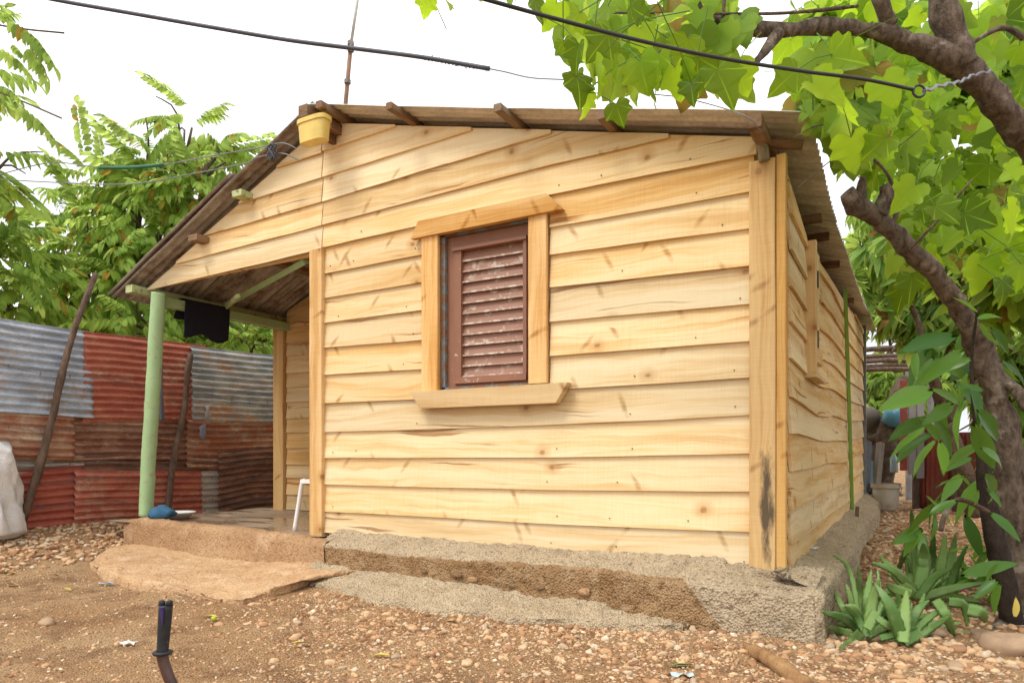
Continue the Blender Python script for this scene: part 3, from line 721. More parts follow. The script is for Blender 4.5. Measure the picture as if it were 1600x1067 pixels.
for ya, yb in ((560, 630), (662, 675), (722, 718), (748, 742), (786, 776)):
    pa = at(-40, ya, X=FX+.12); pb2 = at(430, yb, X=FX+.12); n = 26
    q = [pa.lerp(pb2, t)+Vector((.01*math.sin(t*40), 0, -.05*math.sin(t*math.pi*3)**2)) for t in np.linspace(0, 1, n)]
    parts = [tube(q, .0032, 5)]
    for k in range(2, n-1, 2):
        c_ = q[k]; parts += [tube([c_+Vector((0, -.008, -.02)), c_+Vector((.01, .008, .02))], .0025, 4), tube([c_+Vector((0, .008, -.02)), c_+Vector((.01, -.008, .02))], .0025, 4)]
    obj('barbed_wire', *join(parts), M['wire'], fence)

cw = obj('concrete_wall', *join([box(-14, -7.6, 8.5, 8.7, 0, 2.15), box(-14, -7.6, 8.44, 8.76, 2.15, 2.25)]+[box(x, x+.25, 8.42, 8.78, 0, 2.3) for x in (-14, -11.9, -9.8, -7.8)]), masonry('beige_block', (.50, .42, .33), (.44, .36, .28), (.55, .48, .40), .4), None)
tag(cw, 'beige block wall glimpsed through leaves behind the tin fence', 'wall')

# ------------------------------------------------------------------ leaf shapes
def leafshape(outline, spine, fold, droop, wave=0.):
    """symmetric leaf: half outline points, a spine, folded along the midrib; +y is the tip"""
    V = [(0, y_, -droop*y_*y_) for y_ in spine]; Fc = []; ns_ = len(spine)
    for sgn in (1, -1):
        b0 = len(V)
        for k, (x, y_) in enumerate(outline): V.append((sgn*x, y_, fold*abs(x)-droop*max(y_, 0)**2+wave*math.sin(k*2.1)))
        for k in range(len(outline)-1):
            ym = (outline[k][1]+outline[k+1][1])/2; s_ = int(np.argmin([abs(ym-q) for q in spine]))
            tri_ = (s_, b0+k, b0+k+1); Fc.append(tri_ if sgn < 0 else tri_[::-1])
        sel_ = [int(np.argmin([abs((outline[k][1]+outline[k+1][1])/2-q) for q in spine])) for k in range(len(outline)-1)]
        for k in range(len(sel_)-1):
            if sel_[k] != sel_[k+1]:
                lo_, hi_ = sorted((sel_[k], sel_[k+1]))
                for s_ in range(lo_, hi_):
                    tri_ = (s_, b0+k+1, s_+1); Fc.append(tri_ if sgn < 0 else tri_[::-1])
    return V, np.array(Fc)
JO = [(.03, -.02), (.16, -.17), (.34, -.19), (.50, -.06), (.58, .12), (.50, .22), (.60, .40), (.57, .50), (.40, .52), (.30, .62), (.20, .86), (.0, 1.04)]
JS = [0, .25, .5, .75, 1.04]
jat = [leafshape(JO, JS, .28, .12, .02), leafshape([(x*1.08, y_*.95) for x, y_ in JO], JS, -.15, .28, .03), leafshape([(x*.92, y_*1.04) for x, y_ in JO], JS, .5, .2, .03), leafshape(JO, JS, .05, .45, .04)]
LO = [(.0, 0), (.06, .09), (.115, .25), (.135, .43), (.115, .63), (.06, .83), (0, 1)]
lance = [leafshape(LO, [0, .2, .4, .6, .8, 1.], .5, .22, .006), leafshape(LO, [0, .2, .4, .6, .8, 1.], .25, .5, .012), leafshape([(x*1.25, y_) for x, y_ in LO], [0, .2, .4, .6, .8, 1.], .35, .1, .01)]
SO = [(0, 0), (.16, .25), (.19, .5), (.12, .78), (0, 1)]
small = leafshape(SO, [0, .5, 1], .3, .25)
def placed(tmpl, mats4): return scatter(tmpl, np.array([np.array(m) for m in mats4]), None)

def spray(nl=9, ln=.27, spread=.9, droop=.3, tw=1.):
    """feathered twig: alternate drooping leaflets along a stem, unit length, +y outwards"""
    ms = []
    for k in range(nl*2):
        t = .12+.86*(k//2+.5*(k % 2))/nl; sg = 1 if k % 2 else -1
        d = Vector((sg*spread*.8, .4+.5*t, -.6-.5*random.random())); 
        ms.append(frame((0, t, -droop*t*t), d, (0, 0, 1), ln*(1.05-.35*abs(t-.5))*(.85+.3*random.random())))
    ms.append(frame((0, 1, -droop), (0, 1, -.8), (0, 0, 1), ln))
    return scatter([small], np.array([np.array(m) for m in ms]))
def whorl(n=9, ln=.8):
    ms = []
    for k in range(n):
        a = k*2.4; d = Vector((math.cos(a), math.sin(a)*.9+.25, -.55-.6*random.random()))
        ms.append(frame((0, 0, 0), d, (0, 0, 1), ln*(.75+.5*random.random())))
    return scatter([lance[1]], np.array([np.array(m) for m in ms]))
sprays = [spray(9, .31), spray(10, .29, .8, .5), spray(8, .35, 1., .15), spray(7, .38, .7, .4)]
whorls = [whorl(), whorl(8), whorl(11)]
def rdir(up=.0):
    v = rng.normal(size=3); v /= np.linalg.norm(v); v[2] = v[2]*.8+up; return Vector(v)
def clump_mats(clumps, size, droop=-.25, shell=.55):
    """clumps: (centre, radius (3), count): pieces spread through ellipsoids, facing outwards"""
    out = []
    for c_, r, n in clumps:
        for _ in range(n):
            d = rdir(); q = (shell+(1-shell)*rng.random())*(.85+.3*rng.random())
            p = Vector(c_)+Vector((d.x*r[0], d.y*r[1], d.z*r[2]))*q
            o = (d+rdir()*.45); o.z += droop; n_ = Vector((rng.normal()*.4, rng.normal()*.4, 1))
            out.append(np.array(frame(p, o, n_, size*(.7+.6*rng.random()))))
    return np.array(out)
def crown(parent, tmpl, mats, mat, name='crown', kind=None):
    wh = rng.integers(0, len(tmpl), len(mats)); V, Fc = scatter(tmpl, mats, wh)
    return obj(name, V, Fc, mat, parent, kind=kind)
def limbs(base, targets, r0, fork, mat, parent, seg=7):
    """trunk from base to fork, then a limb to each target"""
    q = smoothpath([base, base.lerp(fork, .5)+rdir()*.12, fork], 5)
    obj('trunk', *tube(q, list(np.linspace(r0, r0*.7, len(q))), 10, .2), mat, parent, smooth=True)
    parts = []
    for t in targets:
        m = fork.lerp(t, .5)+rdir()*.2; q = smoothpath([fork, m, t], 5); parts.append(tube(q, list(np.linspace(r0*.5, r0*.12, len(q))), seg, .15))
        for _ in range(3):
            e = t+rdir(.2)*.55; q = smoothpath([m.lerp(t, .5), t.lerp(e, .4), e], 3); parts.append(tube(q, list(np.linspace(r0*.16, r0*.05, len(q))), 5))
    obj('branches', *join(parts), mat, parent, smooth=True)

M['bark_d'] = bark('dark_bark', (.075, .05, .035), (.16, .115, .08), (.26, .24, .20))
M['leaf_l'] = leafmat('feather_leaf', (.20, .38, .055), (.44, .61, .13), (.80, .98, .26), .58, old=(.45, .30, .05))
M['leaf_m'] = leafmat('mango_leaf', (.12, .27, .045), (.32, .46, .10), (.74, .92, .18), .54, rough=.35, old=(.34, .13, .06))
M['leaf_b'] = leafmat('hedge_leaf', (.15, .30, .05), (.34, .48, .10), (.80, .96, .22), .56)
M['leaf_j'] = leafmat('lobed_leaf', (.045, .13, .012), (.17, .33, .025), (.66, .92, .04), .60, isl=False, vein=True, rough=.4)
M['leaf_jc'] = leafmat('lobed_leaf_far', (.10, .23, .025), (.26, .42, .06), (.68, .90, .10), .56, vein=False, old=(.35, .25, .05))

def P3(px, py, D): return at(px, py, D=D)
def cl(px, py, D, rpx, n, sq=1.): r = rpx*D/F; return (P3(px, py, D), (r*.85, r*.55, r*sq), n)
# trees left of the house, behind the fence
tA = empty('feathery_tree', P3(205, 760, 9.6), 'tall light green feathery tree rising behind red part of tin fence', 'tree', 'trees behind the tin fence')
cA = [cl(300, 200, 9.6, 42, 26), cl(235, 255, 9.6, 62, 60), cl(300, 290, 9.4, 60, 60), cl(150, 290, 9.8, 62, 60), cl(340, 235, 9.4, 26, 14), cl(240, 350, 9.5, 90, 100), cl(130, 380, 9.6, 80, 90), cl(190, 440, 9.3, 95, 110), cl(280, 400, 9.5, 80, 80), cl(90, 450, 9.4, 70, 80)]
limbs(P3(205, 760, 9.6), [Vector(c_[0]) for c_ in cA], .13, P3(200, 520, 9.6), M['bark_d'], tA)
crown(tA, sprays, clump_mats([(c_, r_, int(n_*(.55 if c_.z > 3. else .32))) for c_, r_, n_ in cA], .56, -.3, .3), M['leaf_l'])
tB = empty('feathery_tree', P3(-90, 800, 7.6), 'feathery tree reaching in over the grey tin sheets at picture edge', 'tree', 'trees behind the tin fence')
cB = [cl(-20, 250, 7.6, 40, 14), cl(-35, 330, 7.8, 50, 22), cl(-15, 420, 8., 70, 40), cl(25, 465, 8.2, 50, 30), cl(-70, 90, 7.2, 50, 12), cl(-90, 160, 7.4, 55, 14)]
limbs(P3(-90, 800, 7.6), [Vector(c_[0]) for c_ in cB], .12, P3(-80, 520, 7.6), M['bark_d'], tB)
mB = list(clump_mats(cB, .52, -.2, .4))
for x0, y0, x1, y1 in ((-40, 20, 100, 50), (-40, 60, 60, 95), (-30, 35, 30, 15), (20, 55, 85, 100), (-30, 135, 35, 130), (-20, 145, 98, 190), (-10, 150, 20, 175), (10, 60, 40, 85), (-40, 5, 45, 30)):
    a = P3(x0, y0, 6.4); e = P3(x1, y1, 6.2+.3*rng.random()); d = e-a
    mB.append(np.array(frame(a+d*.35, d, (0, 0, 1), d.length*.62)))
crown(tB, sprays, np.array(mB), M['leaf_l'])
obj('twig', *join([tube(smoothpath([P3(-90, 10, 6.6), P3(0, 40, 6.4), P3(100, 52, 6.2)], 4), .008, 5), tube(smoothpath([P3(-90, 120, 6.6), P3(0, 145, 6.4), P3(96, 185, 6.2)], 4), .008, 5)]), M['bark_d'], tB)
tC = empty('feathery_tree', P3(395, 760, 11.2), 'light green tree seen under the porch roof above pale tin sheets', 'tree', 'trees behind the tin fence')
cC = [cl(340, 510, 11, 70, 60), cl(420, 525, 10.6, 50, 55), cl(270, 520, 10.6, 50, 36), cl(380, 455, 11.4, 80, 40), cl(205, 505, 8.6, 38, 26), cl(385, 535, 9.4, 36, 26)]
limbs(P3(395, 760, 11.2), [Vector(c_[0]) for c_ in cC], .12, P3(390, 590, 11.2), M['bark_d'], tC)
crown(tC, sprays, clump_mats(cC, .55, -.2, .3), M['leaf_l'])

# ------------------------------------------------------------------ the big lobed-leaf tree at the right
tJ = empty('lobed_leaf_tree', P3(1592, 985, 4.0), 'leaning thick trunked tree with large lobed lime leaves beside the house corner', 'tree')
M['bark_j'] = bark('mottled_bark', (.06, .043, .032), (.215, .162, .12), (.40, .335, .27), 1.7)
tr = [(1598, 1000, 4.0, .15), (1590, 930, 4.0, .128), (1578, 800, 3.95, .118), (1563, 660, 3.9, .113), (1538, 560, 3.85, .110), (1485, 460, 3.75, .10), (1425, 392, 3.65, .088), (1372, 345, 3.6, .085), (1338, 318, 3.56, .088), (1322, 300, 3.55, .06)]
q = smoothpath([P3(a, b_, d) for a, b_, d, r in tr], 7); R_ = smoothvals([t[3] for t in tr], 7)
obj('trunk', *tube(q, [r_*(.54+.14*(k_/len(R_) < .35)) for k_, r_ in enumerate(R_)], 22, .34), M['bark_j'], tJ, smooth=True)
for pts in ([(1372, 335, 3.58, .06), (1385, 305, 3.56, .045), (1380, 290, 3.55, .03)], [(1345, 310, 3.55, .04), (1347, 285, 3.53, .03), (1350, 275, 3.52, .012)], [(1395, 350, 3.6, .018), (1402, 320, 3.6, .014), (1385, 270, 3.55, .012), (1345, 225, 3.5, .011), (1335, 150, 3.45, .009), (1322, 75, 3.4, .006)],
            [(1560, 590, 3.88, .05), (1590, 612, 3.8, .04), (1603, 640, 3.75, .028)], [(1420, 390, 3.6, .012), (1460, 350, 3.5, .009), (1520, 280, 3.4, .006)],
            [(1345, 225, 3.5, .008), (1290, 195, 3.4, .005), (1240, 215, 3.3, .003)], [(1340, 230, 3.5, .006), (1300, 250, 3.4, .004), (1245, 295, 3.35, .003)], [(1345, 232, 3.5, .006), (1400, 230, 3.5, .004), (1450, 190, 3.4, .003)]):
    q = smoothpath([P3(a, b_, d) for a, b_, d, r in pts], 6); obj('branch', *tube(q, [.75*p_ for p_ in smoothvals([p[3] for p in pts], 6)], 9, .2), M['bark_j'], tJ, smooth=True)
br = [(1800, 1000, 4.3, .17), (1770, 650, 4.1, .16), (1700, 380, 3.9, .15), (1640, 262, 3.75, .135), (1590, 200, 3.6, .125), (1540, 140, 3.5, .12), (1497, 100, 3.45, .118), (1440, 75, 3.4, .085), (1370, 50, 3.35, .062), (1300, 42, 3.3, .056), (1200, 47, 3.2, .052), (1140, 38, 3.15, .050), (1100, 30, 3.1, .045), (1088, 5, 3.1, .035)]
q = smoothpath([P3(a, b_, d) for a, b_, d, r in br], 7); obj('limb', *tube(q, [r_*.58 for r_ in smoothvals([t[3] for t in br], 7)], 22, .30), M['bark_j'], tJ, smooth=True)
for pts in ([(1500, 105, 3.45, .11), (1487, 55, 3.42, .085), (1470, 0, 3.4, .08), (1455, -80, 3.4, .07)], [(1150, 42, 3.15, .035), (1110, 52, 3.1, .028), (1060, 58, 3.05, .02)], [(1215, 52, 3.2, .04), (1195, 80, 3.15, .03), (1170, 110, 3.1, .012)],
            [(1390, 40, 3.35, .045), (1375, 0, 3.3, .05), (1370, -40, 3.3, .05)], [(1340, 10, 3.3, .012), (1240, 20, 3.2, .010), (1150, 22, 3.1, .009), (930, 20, 2.8, .006)], [(1060, 60, 3.05, .012), (1010, 100, 2.8, .007), (985, 130, 2.7, .004)],
            [(1600, 60, 3.5, .02), (1560, 45, 3.5, .018), (1480, 95, 3.45, .012)], [(1130, 30, 3.1, .01), (1133, -30, 3.1, .01)]):
    q = smoothpath([P3(a, b_, d) for a, b_, d, r in pts], 6); obj('branch', *tube(q, [.72*p_ for p_ in smoothvals([p[3] for p in pts], 6)], 10, .2), M['bark_j'], tJ, smooth=True)
jm = []
for v_, f_ in jat:
    m_ = mesh('leaf', v_, f_, True); m_.materials.append(M['leaf_j']); jm.append(m_)
camv = Vector(CAM); petioles = []
BARE = [[(t[0], t[1]) for t in tr], [(t[0], t[1]) for t in br], [(1500, 105), (1487, 55), (1470, 0)]]
def bare(px, py, m):
    for pl in BARE:
        for (x0, y0), (x1, y1) in zip(pl[:-1], pl[1:]):
            t_ = max(0, min(1, ((px-x0)*(x1-x0)+(py-y0)*(y1-y0))/((x1-x0)**2+(y1-y0)**2+1e-6)))
            if math.hypot(px-x0-t_*(x1-x0), py-y0-t_*(y1-y0)) < m: return True
    return False
def clear(px, py):
    if 1163 < px < 1228 and py > 38: return False
    if py > 195 and px < 1285+(py-215)*.36: return False
    return True
def jleaf(px, py, D, spx, tip=None):
    if not clear(px, py) or not clear(px, py+spx*.5): return
    if D < 3.75 and rng.random() < .9 and (bare(px, py+spx*.3, 24+spx*.34)): return
    p = P3(px, py, D); s_ = spx*D/F*.68
    view = (p-camv).normalized()
    tip = tip or Vector((rng.normal()*.55, rng.normal()*.45, -.75+.5*rng.normal()))
    nrm = -view*(.3+.6*rng.random())+Vector((rng.normal()*.55, rng.normal()*.55, rng.normal()*.5+.35))
    inst('leaf', jm[rng.integers(0, 4)], tJ, frame(p, tip, nrm, s_))
    up = Vector((rng.normal()*.11, .05+rng.normal()*.09, .05+.09*rng.random()))
    petioles.append(tube([p, p+up*.5+Vector((0, 0, .02)), p+up*1.3], [.0022, .002, .0025], 4, caps=False))
DN = Vector((0, 0, -1))
for a in ((668, -5, 2.5, 45), (695, 0, 2.5, 40), (795, -15, 2.5, 50), (835, 0, 2.5, 60), (870, 5, 2.5, 65), (745, -25, 2.5, 35), (905, 20, 2.6, 60), (962, 163, 2.4, 52), (905, 70, 2.4, 62), (930, 100, 2.4, 75), (900, 120, 2.45, 70), (915, 145, 2.5, 55), (965, 100, 2.45, 80), (1000, 95, 2.5, 82), (950, 55, 2.5, 70), (1030, 85, 2.5, 76), (1055, 105, 2.5, 75), (1030, 130, 2.45, 52), (1090, 90, 2.5, 78), (1120, 110, 2.45, 92), (1150, 105, 2.55, 70), (1075, 60, 2.6, 70), (1130, 60, 2.7, 70), (1000, 45, 2.6, 65), (1050, 20, 2.6, 70), (985, 10, 2.7, 70), (950, 10, 2.6, 60), (930, 40, 2.6, 50), (1100, 25, 2.7, 70), (1180, 60, 2.7, 60), (880, 65, 2.5, 50), (1010, 140, 2.6, 45), (895, 40, 2.55, 50), (1165, 20, 2.7, 70), (1080, 130, 2.5, 55)):
    jleaf(*a, Vector((rng.normal()*.4, rng.normal()*.3, -1)))
for a in ((1240, 185, 2.6, 95), (1270, 130, 2.6, 85), (1310, 160, 2.7, 80), (1300, 90, 2.8, 90), (1245, 110, 2.8, 70), (1330, 215, 2.8, 80), (1385, 215, 2.8, 70), (1380, 120, 2.9, 76), (1425, 175, 2.9, 80), (1300, 340, 2.9, 50), (1430, 290, 3., 70), (1440, 20, 2.6, 40), (1350, 20, 2.6, 50), (1410, 90, 2.9, 60), (1205, 130, 2.8, 60), (1185, 160, 3., 50), (1225, 60, 3., 60), (1330, 280, 3., 60), (1275, 230, 3.0, 60)): jleaf(*a)
for _ in range(75): jleaf(1190+rng.random()*230, -10+rng.random()*290, 3.5+rng.random()*1.2, 45+rng.random()*40)
for _ in range(85): jleaf(1390+rng.random()*230, -10+rng.random()*470, 3.9+rng.random()*1.4, 40+rng.random()*38)
for _ in range(22): jleaf(1440+rng.random()*180, 250+rng.random()*230, 3.0+rng.random()*.5, 50+rng.random()*30)
obj('petioles', *join(petioles), leafmat('petiole', (.10, .20, .04), (.15, .25, .05), (.2, .3, .06), .15), tJ, kind='stuff')
nJ = np.array([np.array(frame(P3(x_, y_, d_), (rng.normal()*.5, rng.normal()*.4, -.8+.5*rng.normal()), -(P3(x_, y_, d_)-camv).normalized()*.6+Vector((rng.normal()*.5, rng.normal()*.5, .4)), .09+.07*rng.random())) for x_, y_, d_ in [(890+280*rng.random(), -20+150*rng.random()**1.3, 2.9+.5*rng.random()) for _ in range(90)]+[q_ for q_ in [(1170+200*rng.random(), 0+260*rng.random(), 3.2+.8*rng.random()) for _ in range(230)] if clear(q_[0]-12, q_[1]) and clear(q_[0], q_[1]+25) and not bare(q_[0], q_[1]+12, 44)]+[(1350+260*rng.random(), 0+430*rng.random(), 4.2+1.*rng.random()) for _ in range(170)]])
crown(tJ, jat, nJ, M['leaf_jc'], 'outer_leaves', 'stuff')
cJ = [cl(1330, 40, 5.6, 90, 90), cl(1430, 150, 5.8, 130, 130), cl(1560, 90, 5.6, 120, 130), cl(1560, 300, 5.6, 120, 120), cl(1450, 300, 6., 90, 70), cl(1650, 400, 5.4, 120, 120), cl(1560, 450, 6, 80, 90)]
crown(tJ, jat, clump_mats(cJ, .20, -.5, .2), M['leaf_jc'], 'crown', 'stuff')
# trees further back on that side
specs = [('mango_tree', 'dark glossy leaved tree hanging over the tin eave behind the leaning trunk', 1420, 9.0, [cl(1400, 420, 8.2, 80, 60), cl(1470, 400, 8.4, 85, 70), cl(1500, 500, 8.4, 80, 60), cl(1430, 490, 8.8, 70, 50), cl(1560, 560, 8.2, 80, 60), cl(1380, 330, 9, 70, 50)], 1530, 8.6, 'leaf_m', whorls, .30),
         ('mango_tree', 'tall shady tree far behind the pole shelter', 1500, 15., [cl(1380, 470, 14, 80, 130), cl(1450, 420, 15, 100, 150), cl(1560, 420, 15, 110, 150), cl(1390, 590, 14.5, 70, 150), cl(1470, 560, 14, 80, 130), cl(1560, 560, 14, 90, 130), cl(1640, 480, 14, 110, 160), cl(1350, 400, 15, 60, 100)], 1450, 14.5, 'leaf_b', whorls, .36),
         ('leafy_bush', 'dense green bush behind the bucket at end of the side path', 1380, 12.6, [cl(1375, 600, 12.4, 40, 170), cl(1420, 630, 12.6, 45, 160), cl(1350, 640, 12.4, 30, 90), cl(1470, 600, 12.5, 55, 160)], 1400, 12.5, 'leaf_b', whorls, .20),
         ('leafy_bush', 'green bush crowding the red tin fence beside leaning trunk', 1570, 6.6, [cl(1570, 640, 6.6, 60, 90), cl(1600, 740, 6.2, 70, 90), cl(1620, 560, 6.4, 70, 80)], 1600, 6.5, 'leaf_m', whorls, .24)]
for nm, lab, px, D, cs, bpx, bD, mt, tm, sz_ in specs:
    base = P3(bpx, 720, bD); base.z = gh(base.x, base.y)-.05
    t = empty(nm, base, lab, 'tree' if 'tree' in nm else 'bush')
    fk = base.lerp(Vector(cs[0][0]), .4); limbs(base, [Vector(c_[0]) for c_ in cs], .12, fk, M['bark_d'], t)
    crown(t, tm, clump_mats(cs, sz_, -.35, .15), M[mt])

# sapling with long leaves in front of the trunk
sap = empty('mango_sapling', P3(1580, 972, 3.75), 'dark stemmed sapling with long drooping leaves in front of leaning trunk', 'sapling')
sp_ = [(1585, 985, 3.75, .085), (1568, 900, 3.74, .075), (1552, 830, 3.72, .066), (1540, 760, 3.70, .058), (1532, 705, 3.68, .03), (1522, 640, 3.62, .014), (1518, 560, 3.58, .011), (1528, 480, 3.5, .009)]
q = smoothpath([P3(a, b_, d) for a, b_, d, r in sp_], 6)
obj('stem', *tube(q, [.72*p_ for p_ in smoothvals([p[3] for p in sp_], 6)], 12, .12), bark('black_bark', (.022, .016, .013), (.06, .045, .035)), sap, smooth=True)
q = smoothpath([P3(1545, 800, 3.6), P3(1500, 780, 3.4), P3(1478, 800, 3.35), P3(1470, 828, 3.3)], 5); obj('side_stem', *tube(q, .012, 7), M['bark_d'], sap, smooth=True)
M['leaf_s'] = leafmat('sapling_leaf', (.03, .11, .018), (.10, .25, .04), (.40, .68, .08), .42, isl=False, rough=.3, spec=.35)
lm = []
for v_, f_ in lance:
    m_ = mesh('leaf', v_, f_, True); m_.materials.append(M['leaf_s']); lm.append(m_)
sl_l = [((1495, 525), (1407, 545), 3.3), ((1458, 608), (1377, 636), 3.3), ((1450, 668), (1384, 713), 3.3), ((1466, 686), (1416, 739), 3.3), ((1468, 688), (1478, 741), 3.25), ((1508, 545), (1440, 594), 3.35), ((1431, 548), (1429, 592), 3.4), ((1490, 630), (1443, 662), 3.35), ((1500, 632), (1464, 604), 3.4), ((1538, 612), (1502, 598), 3.3), ((1506, 745), (1460, 757), 3.3), ((1497, 782), (1450, 800), 3.3), ((1540, 762), (1570, 790), 3.3), ((1528, 764), (1525, 790), 3.25), ((1522, 715), (1478, 727), 3.4), ((1516, 760), (1498, 738), 3.35),
        ((1515, 580), (1490, 640), 3.3), ((1510, 620), (1480, 700), 3.35), ((1525, 500), (1570, 480), 3.3), ((1528, 490), (1490, 460), 3.3), ((1530, 500), (1560, 545), 3.35), ((1520, 560), (1462, 575), 3.45), ((1525, 640), (1568, 690), 3.3), ((1520, 660), (1555, 735), 3.35), ((1530, 700), (1590, 720), 3.3), ((1535, 740), (1590, 790), 3.3), ((1515, 600), (1540, 660), 3.3), ((1545, 800), (1598, 840), 3.3), ((1500, 900), (1590, 870), 3.6), ((1560, 905), (1520, 935), 3.5), ((1565, 910), (1545, 960), 3.5), ((1562, 880), (1528, 905), 3.55), ((1470, 690), (1446, 655), 3.4)]
for _ in range(34):
    x_ = 1440+130*rng.random(); y_ = 500+330*rng.random(); a_ = math.pi*(.6+.8*rng.random()) if rng.random() < .65 else rng.random()*1.2; L5 = 35+45*rng.random(); sl_l.append(((x_, y_), (x_+L5*math.cos(a_), y_+L5*(.35+.6*abs(math.sin(a_)))), 3.6+.6*rng.random()))
for a, e, D in sl_l:
    A = P3(*a, D+.12*rng.normal()*.3); E_ = P3(*e, D-.1+.15*rng.random()); d = E_-A
    inst('leaf', lm[rng.integers(0, 3)], sap, frame(A, d, -(A-camv).normalized()*.9+Vector((rng.normal()*.6, rng.normal()*.6, .7)), d.length*1.02))

# aloes
M['aloe'] = None
b = NB('aloe_skin'); r = b.rand(); n1 = b.noise(b.tc(), 16., 4)
c = b.mix(r, (.10, .205, .05), (.20, .31, .085)); c = b.mix(b.ramp(n1, [(.5, 0.), (.7, .5)]), c, (.26, .33, .17))
M['aloe'] = b.pbr(c, .42, b.bump(n1, .15, .004), .25)
def aloe_leaf(parent, pts, wd):
    q = smoothpath(pts, 9); n = len(q); V = []; up0 = Vector((0, 0, 1))
    view = (q[n//2]-camv).normalized()
    for i, p in enumerate(q):
        t = (q[min(i+1, n-1)]-q[max(i-1, 0)]).normalized(); x = t.cross(view)
        if x.length < .05: x = t.cross(Vector((.2, .1, 1)))
        x.normalize(); nn = x.cross(t); u = i/(n-1); w_ = wd*(1-u**2.2)*(.8+.2*math.sin(u*3))+.002; dp = w_*.35
        zz = .0045*(i % 2)
        V += [p+x*(w_+zz), p+x*w_*.5-nn*dp*.3, p-nn*dp*.1, p-x*w_*.5-nn*dp*.3, p-x*(w_+zz), p+nn*dp*1.1]
    Fc = [(i*6+k, i*6+(k+1) % 6, i*6+6+(k+1) % 6, i*6+6+k) for i in range(n-1) for k in range(6)]
    o_ = Vector(pts[0]); obj('leaf', [v_-o_ for v_ in V], Fc, M['aloe'], parent, smooth=True, M=Matrix.Translation(o_))
def Z8(x, y): return (1150+x/3.367, 750+y/3.367)
al = [('largest aloe with tall upright leaves beside the footing corner', (960, 620), 4.2, [([(985, 610), (985, 430), (965, 295), (890, 380), (835, 530)], .040), ([(930, 580), (850, 500), (755, 395)], .045), ([(1020, 600), (1035, 400), (1037, 225)], .026), ([(1050, 560), (1085, 420), (1100, 285)], .035), ([(1080, 570), (1135, 400), (1155, 285)], .036), ([(1110, 620), (1150, 480), (1218, 340)], .028), ([(930, 570), (905, 380), (895, 262)], .03), ([(950, 560), (930, 250), (922, 155)], .020), ([(1060, 590), (1190, 500), (1340, 430)], .036), ([(1000, 600), (1040, 540), (1050, 490)], .03), ([(960, 600), (990, 420), (985, 330)], .05), ([(1060, 600), (1190, 620), (1285, 640)], .03), ([(920, 600), (830, 570), (795, 540)], .035)]),
      ('smaller aloe with narrow upright leaves nearest the footing corner', (690, 820), 3.55, [([(690, 770), (690, 620), (712, 475)], .030), ([(665, 760), (655, 600), (643, 455)], .020), ([(640, 770), (610, 640), (580, 545)], .020), ([(620, 780), (550, 650), (503, 558)], .020), ([(620, 810), (540, 790), (488, 768)], .022), ([(640, 850), (560, 830), (500, 800)], .022), ([(720, 770), (770, 640), (800, 625), (850, 660)], .028), ([(650, 740), (600, 480), (515, 390)], .011), ([(700, 790), (760, 700), (745, 470)], .02), ([(660, 800), (600, 860), (545, 880)], .03), ([(690, 780), (740, 690), (790, 610)], .03)]),
      ('sprawling aloe with broken flat leaves lying on the pebbles', (880, 850), 3.5, [([(830, 925), (890, 860), (975, 790)], .040), ([(660, 950), (730, 900), (810, 950)], .060), ([(1050, 630), (1110, 720), (1155, 855)], .030), ([(920, 780), (960, 690), (992, 595)], .020), ([(760, 830), (830, 815), (905, 815)], .018), ([(740, 720), (810, 770), (890, 790)], .02), ([(900, 800), (860, 720), (780, 640)], .03), ([(930, 800), (1000, 730), (1030, 715)], .04), ([(880, 830), (820, 880), (800, 900)], .03), ([(1120, 640), (1200, 660), (1215, 770)], .03), ([(1220, 680), (1290, 700), (1310, 750)], .04)])]
for lab, bp, D, lv in al:
    bx, by = Z8(*bp); base = P3(bx, by, D); base.z = gh(base.x, base.y)
    ap_ = empty('aloe_plant', base, lab, 'aloe', 'aloes by the footing')
    for _ in range(15):
        a_ = rng.random()*3.14; L5 = 170+190*rng.random(); lv.append(([bp, (bp[0]+L5*.5*math.cos(a_), bp[1]-L5*.55*math.sin(a_)-10), (bp[0]+L5*1.05*math.cos(a_), bp[1]-L5*math.sin(a_)*.9+20*rng.normal())], .022+.014*rng.random()))
    for pts, wd in lv:
        dd = D+.12*rng.normal(); aloe_leaf(ap_, [P3(*Z8(*p), dd+.05*k*rng.normal()) for k, p in enumerate(pts)], wd*.8)
wd_ = empty('weed_plant', P3(1545, 925, 4.1), 'low bright green weed at the foot of the dark stem', 'weed')
mw = [np.array(frame(P3(1500+rng.random()*80, 850+rng.random()*90, 4.0+.3*rng.random()), rdir(-.2), (0, 0, 1), .12+.1*rng.random())) for _ in range(46)]
crown(wd_, lance, np.array(mw), leafmat('weed_leaf', (.10, .26, .03), (.16, .34, .04), (.35, .6, .07), .4), 'foliage')

# ------------------------------------------------------------------ things at the end of the side path
def plank(name, parent, pts, y, th, mat): pass
M['bucket'] = paint('dirty_plastic', (.55, .49, .39), (.34, .22, .12), .52, .5, 6., chipw=.2)
bp = P3(1384, 781, 9.6); bp.z = gh(bp.x, bp.y)
bk = empty('bucket', bp, 'dirty white plastic bucket standing at end of the side path', 'bucket')
obj('body', *lathe([(.0, .01), (.135, .0), (.14, .02), (.178, .355), (.17, .355), (.135, .03), (0, .03)], 26, bp), M['bucket'], bk, smooth=True)
obj('rim', *lathe([(.172, .30), (.186, .302), (.188, .318), (.182, .322), (.184, .352), (.190, .366), (.172, .366)], 26, bp), M['bucket'], bk)
hq = [bp+Vector((.19*math.cos(a), .19*math.sin(a)*.3-.05, .31-.17*math.sin(a))) for a in np.linspace(0, math.pi, 14)]
obj('handle', *tube(hq, .004, 5), M['wire'], bk)
lb = P3(1374, 765, 10.6); lb.z = gh(lb.x, lb.y)-.05
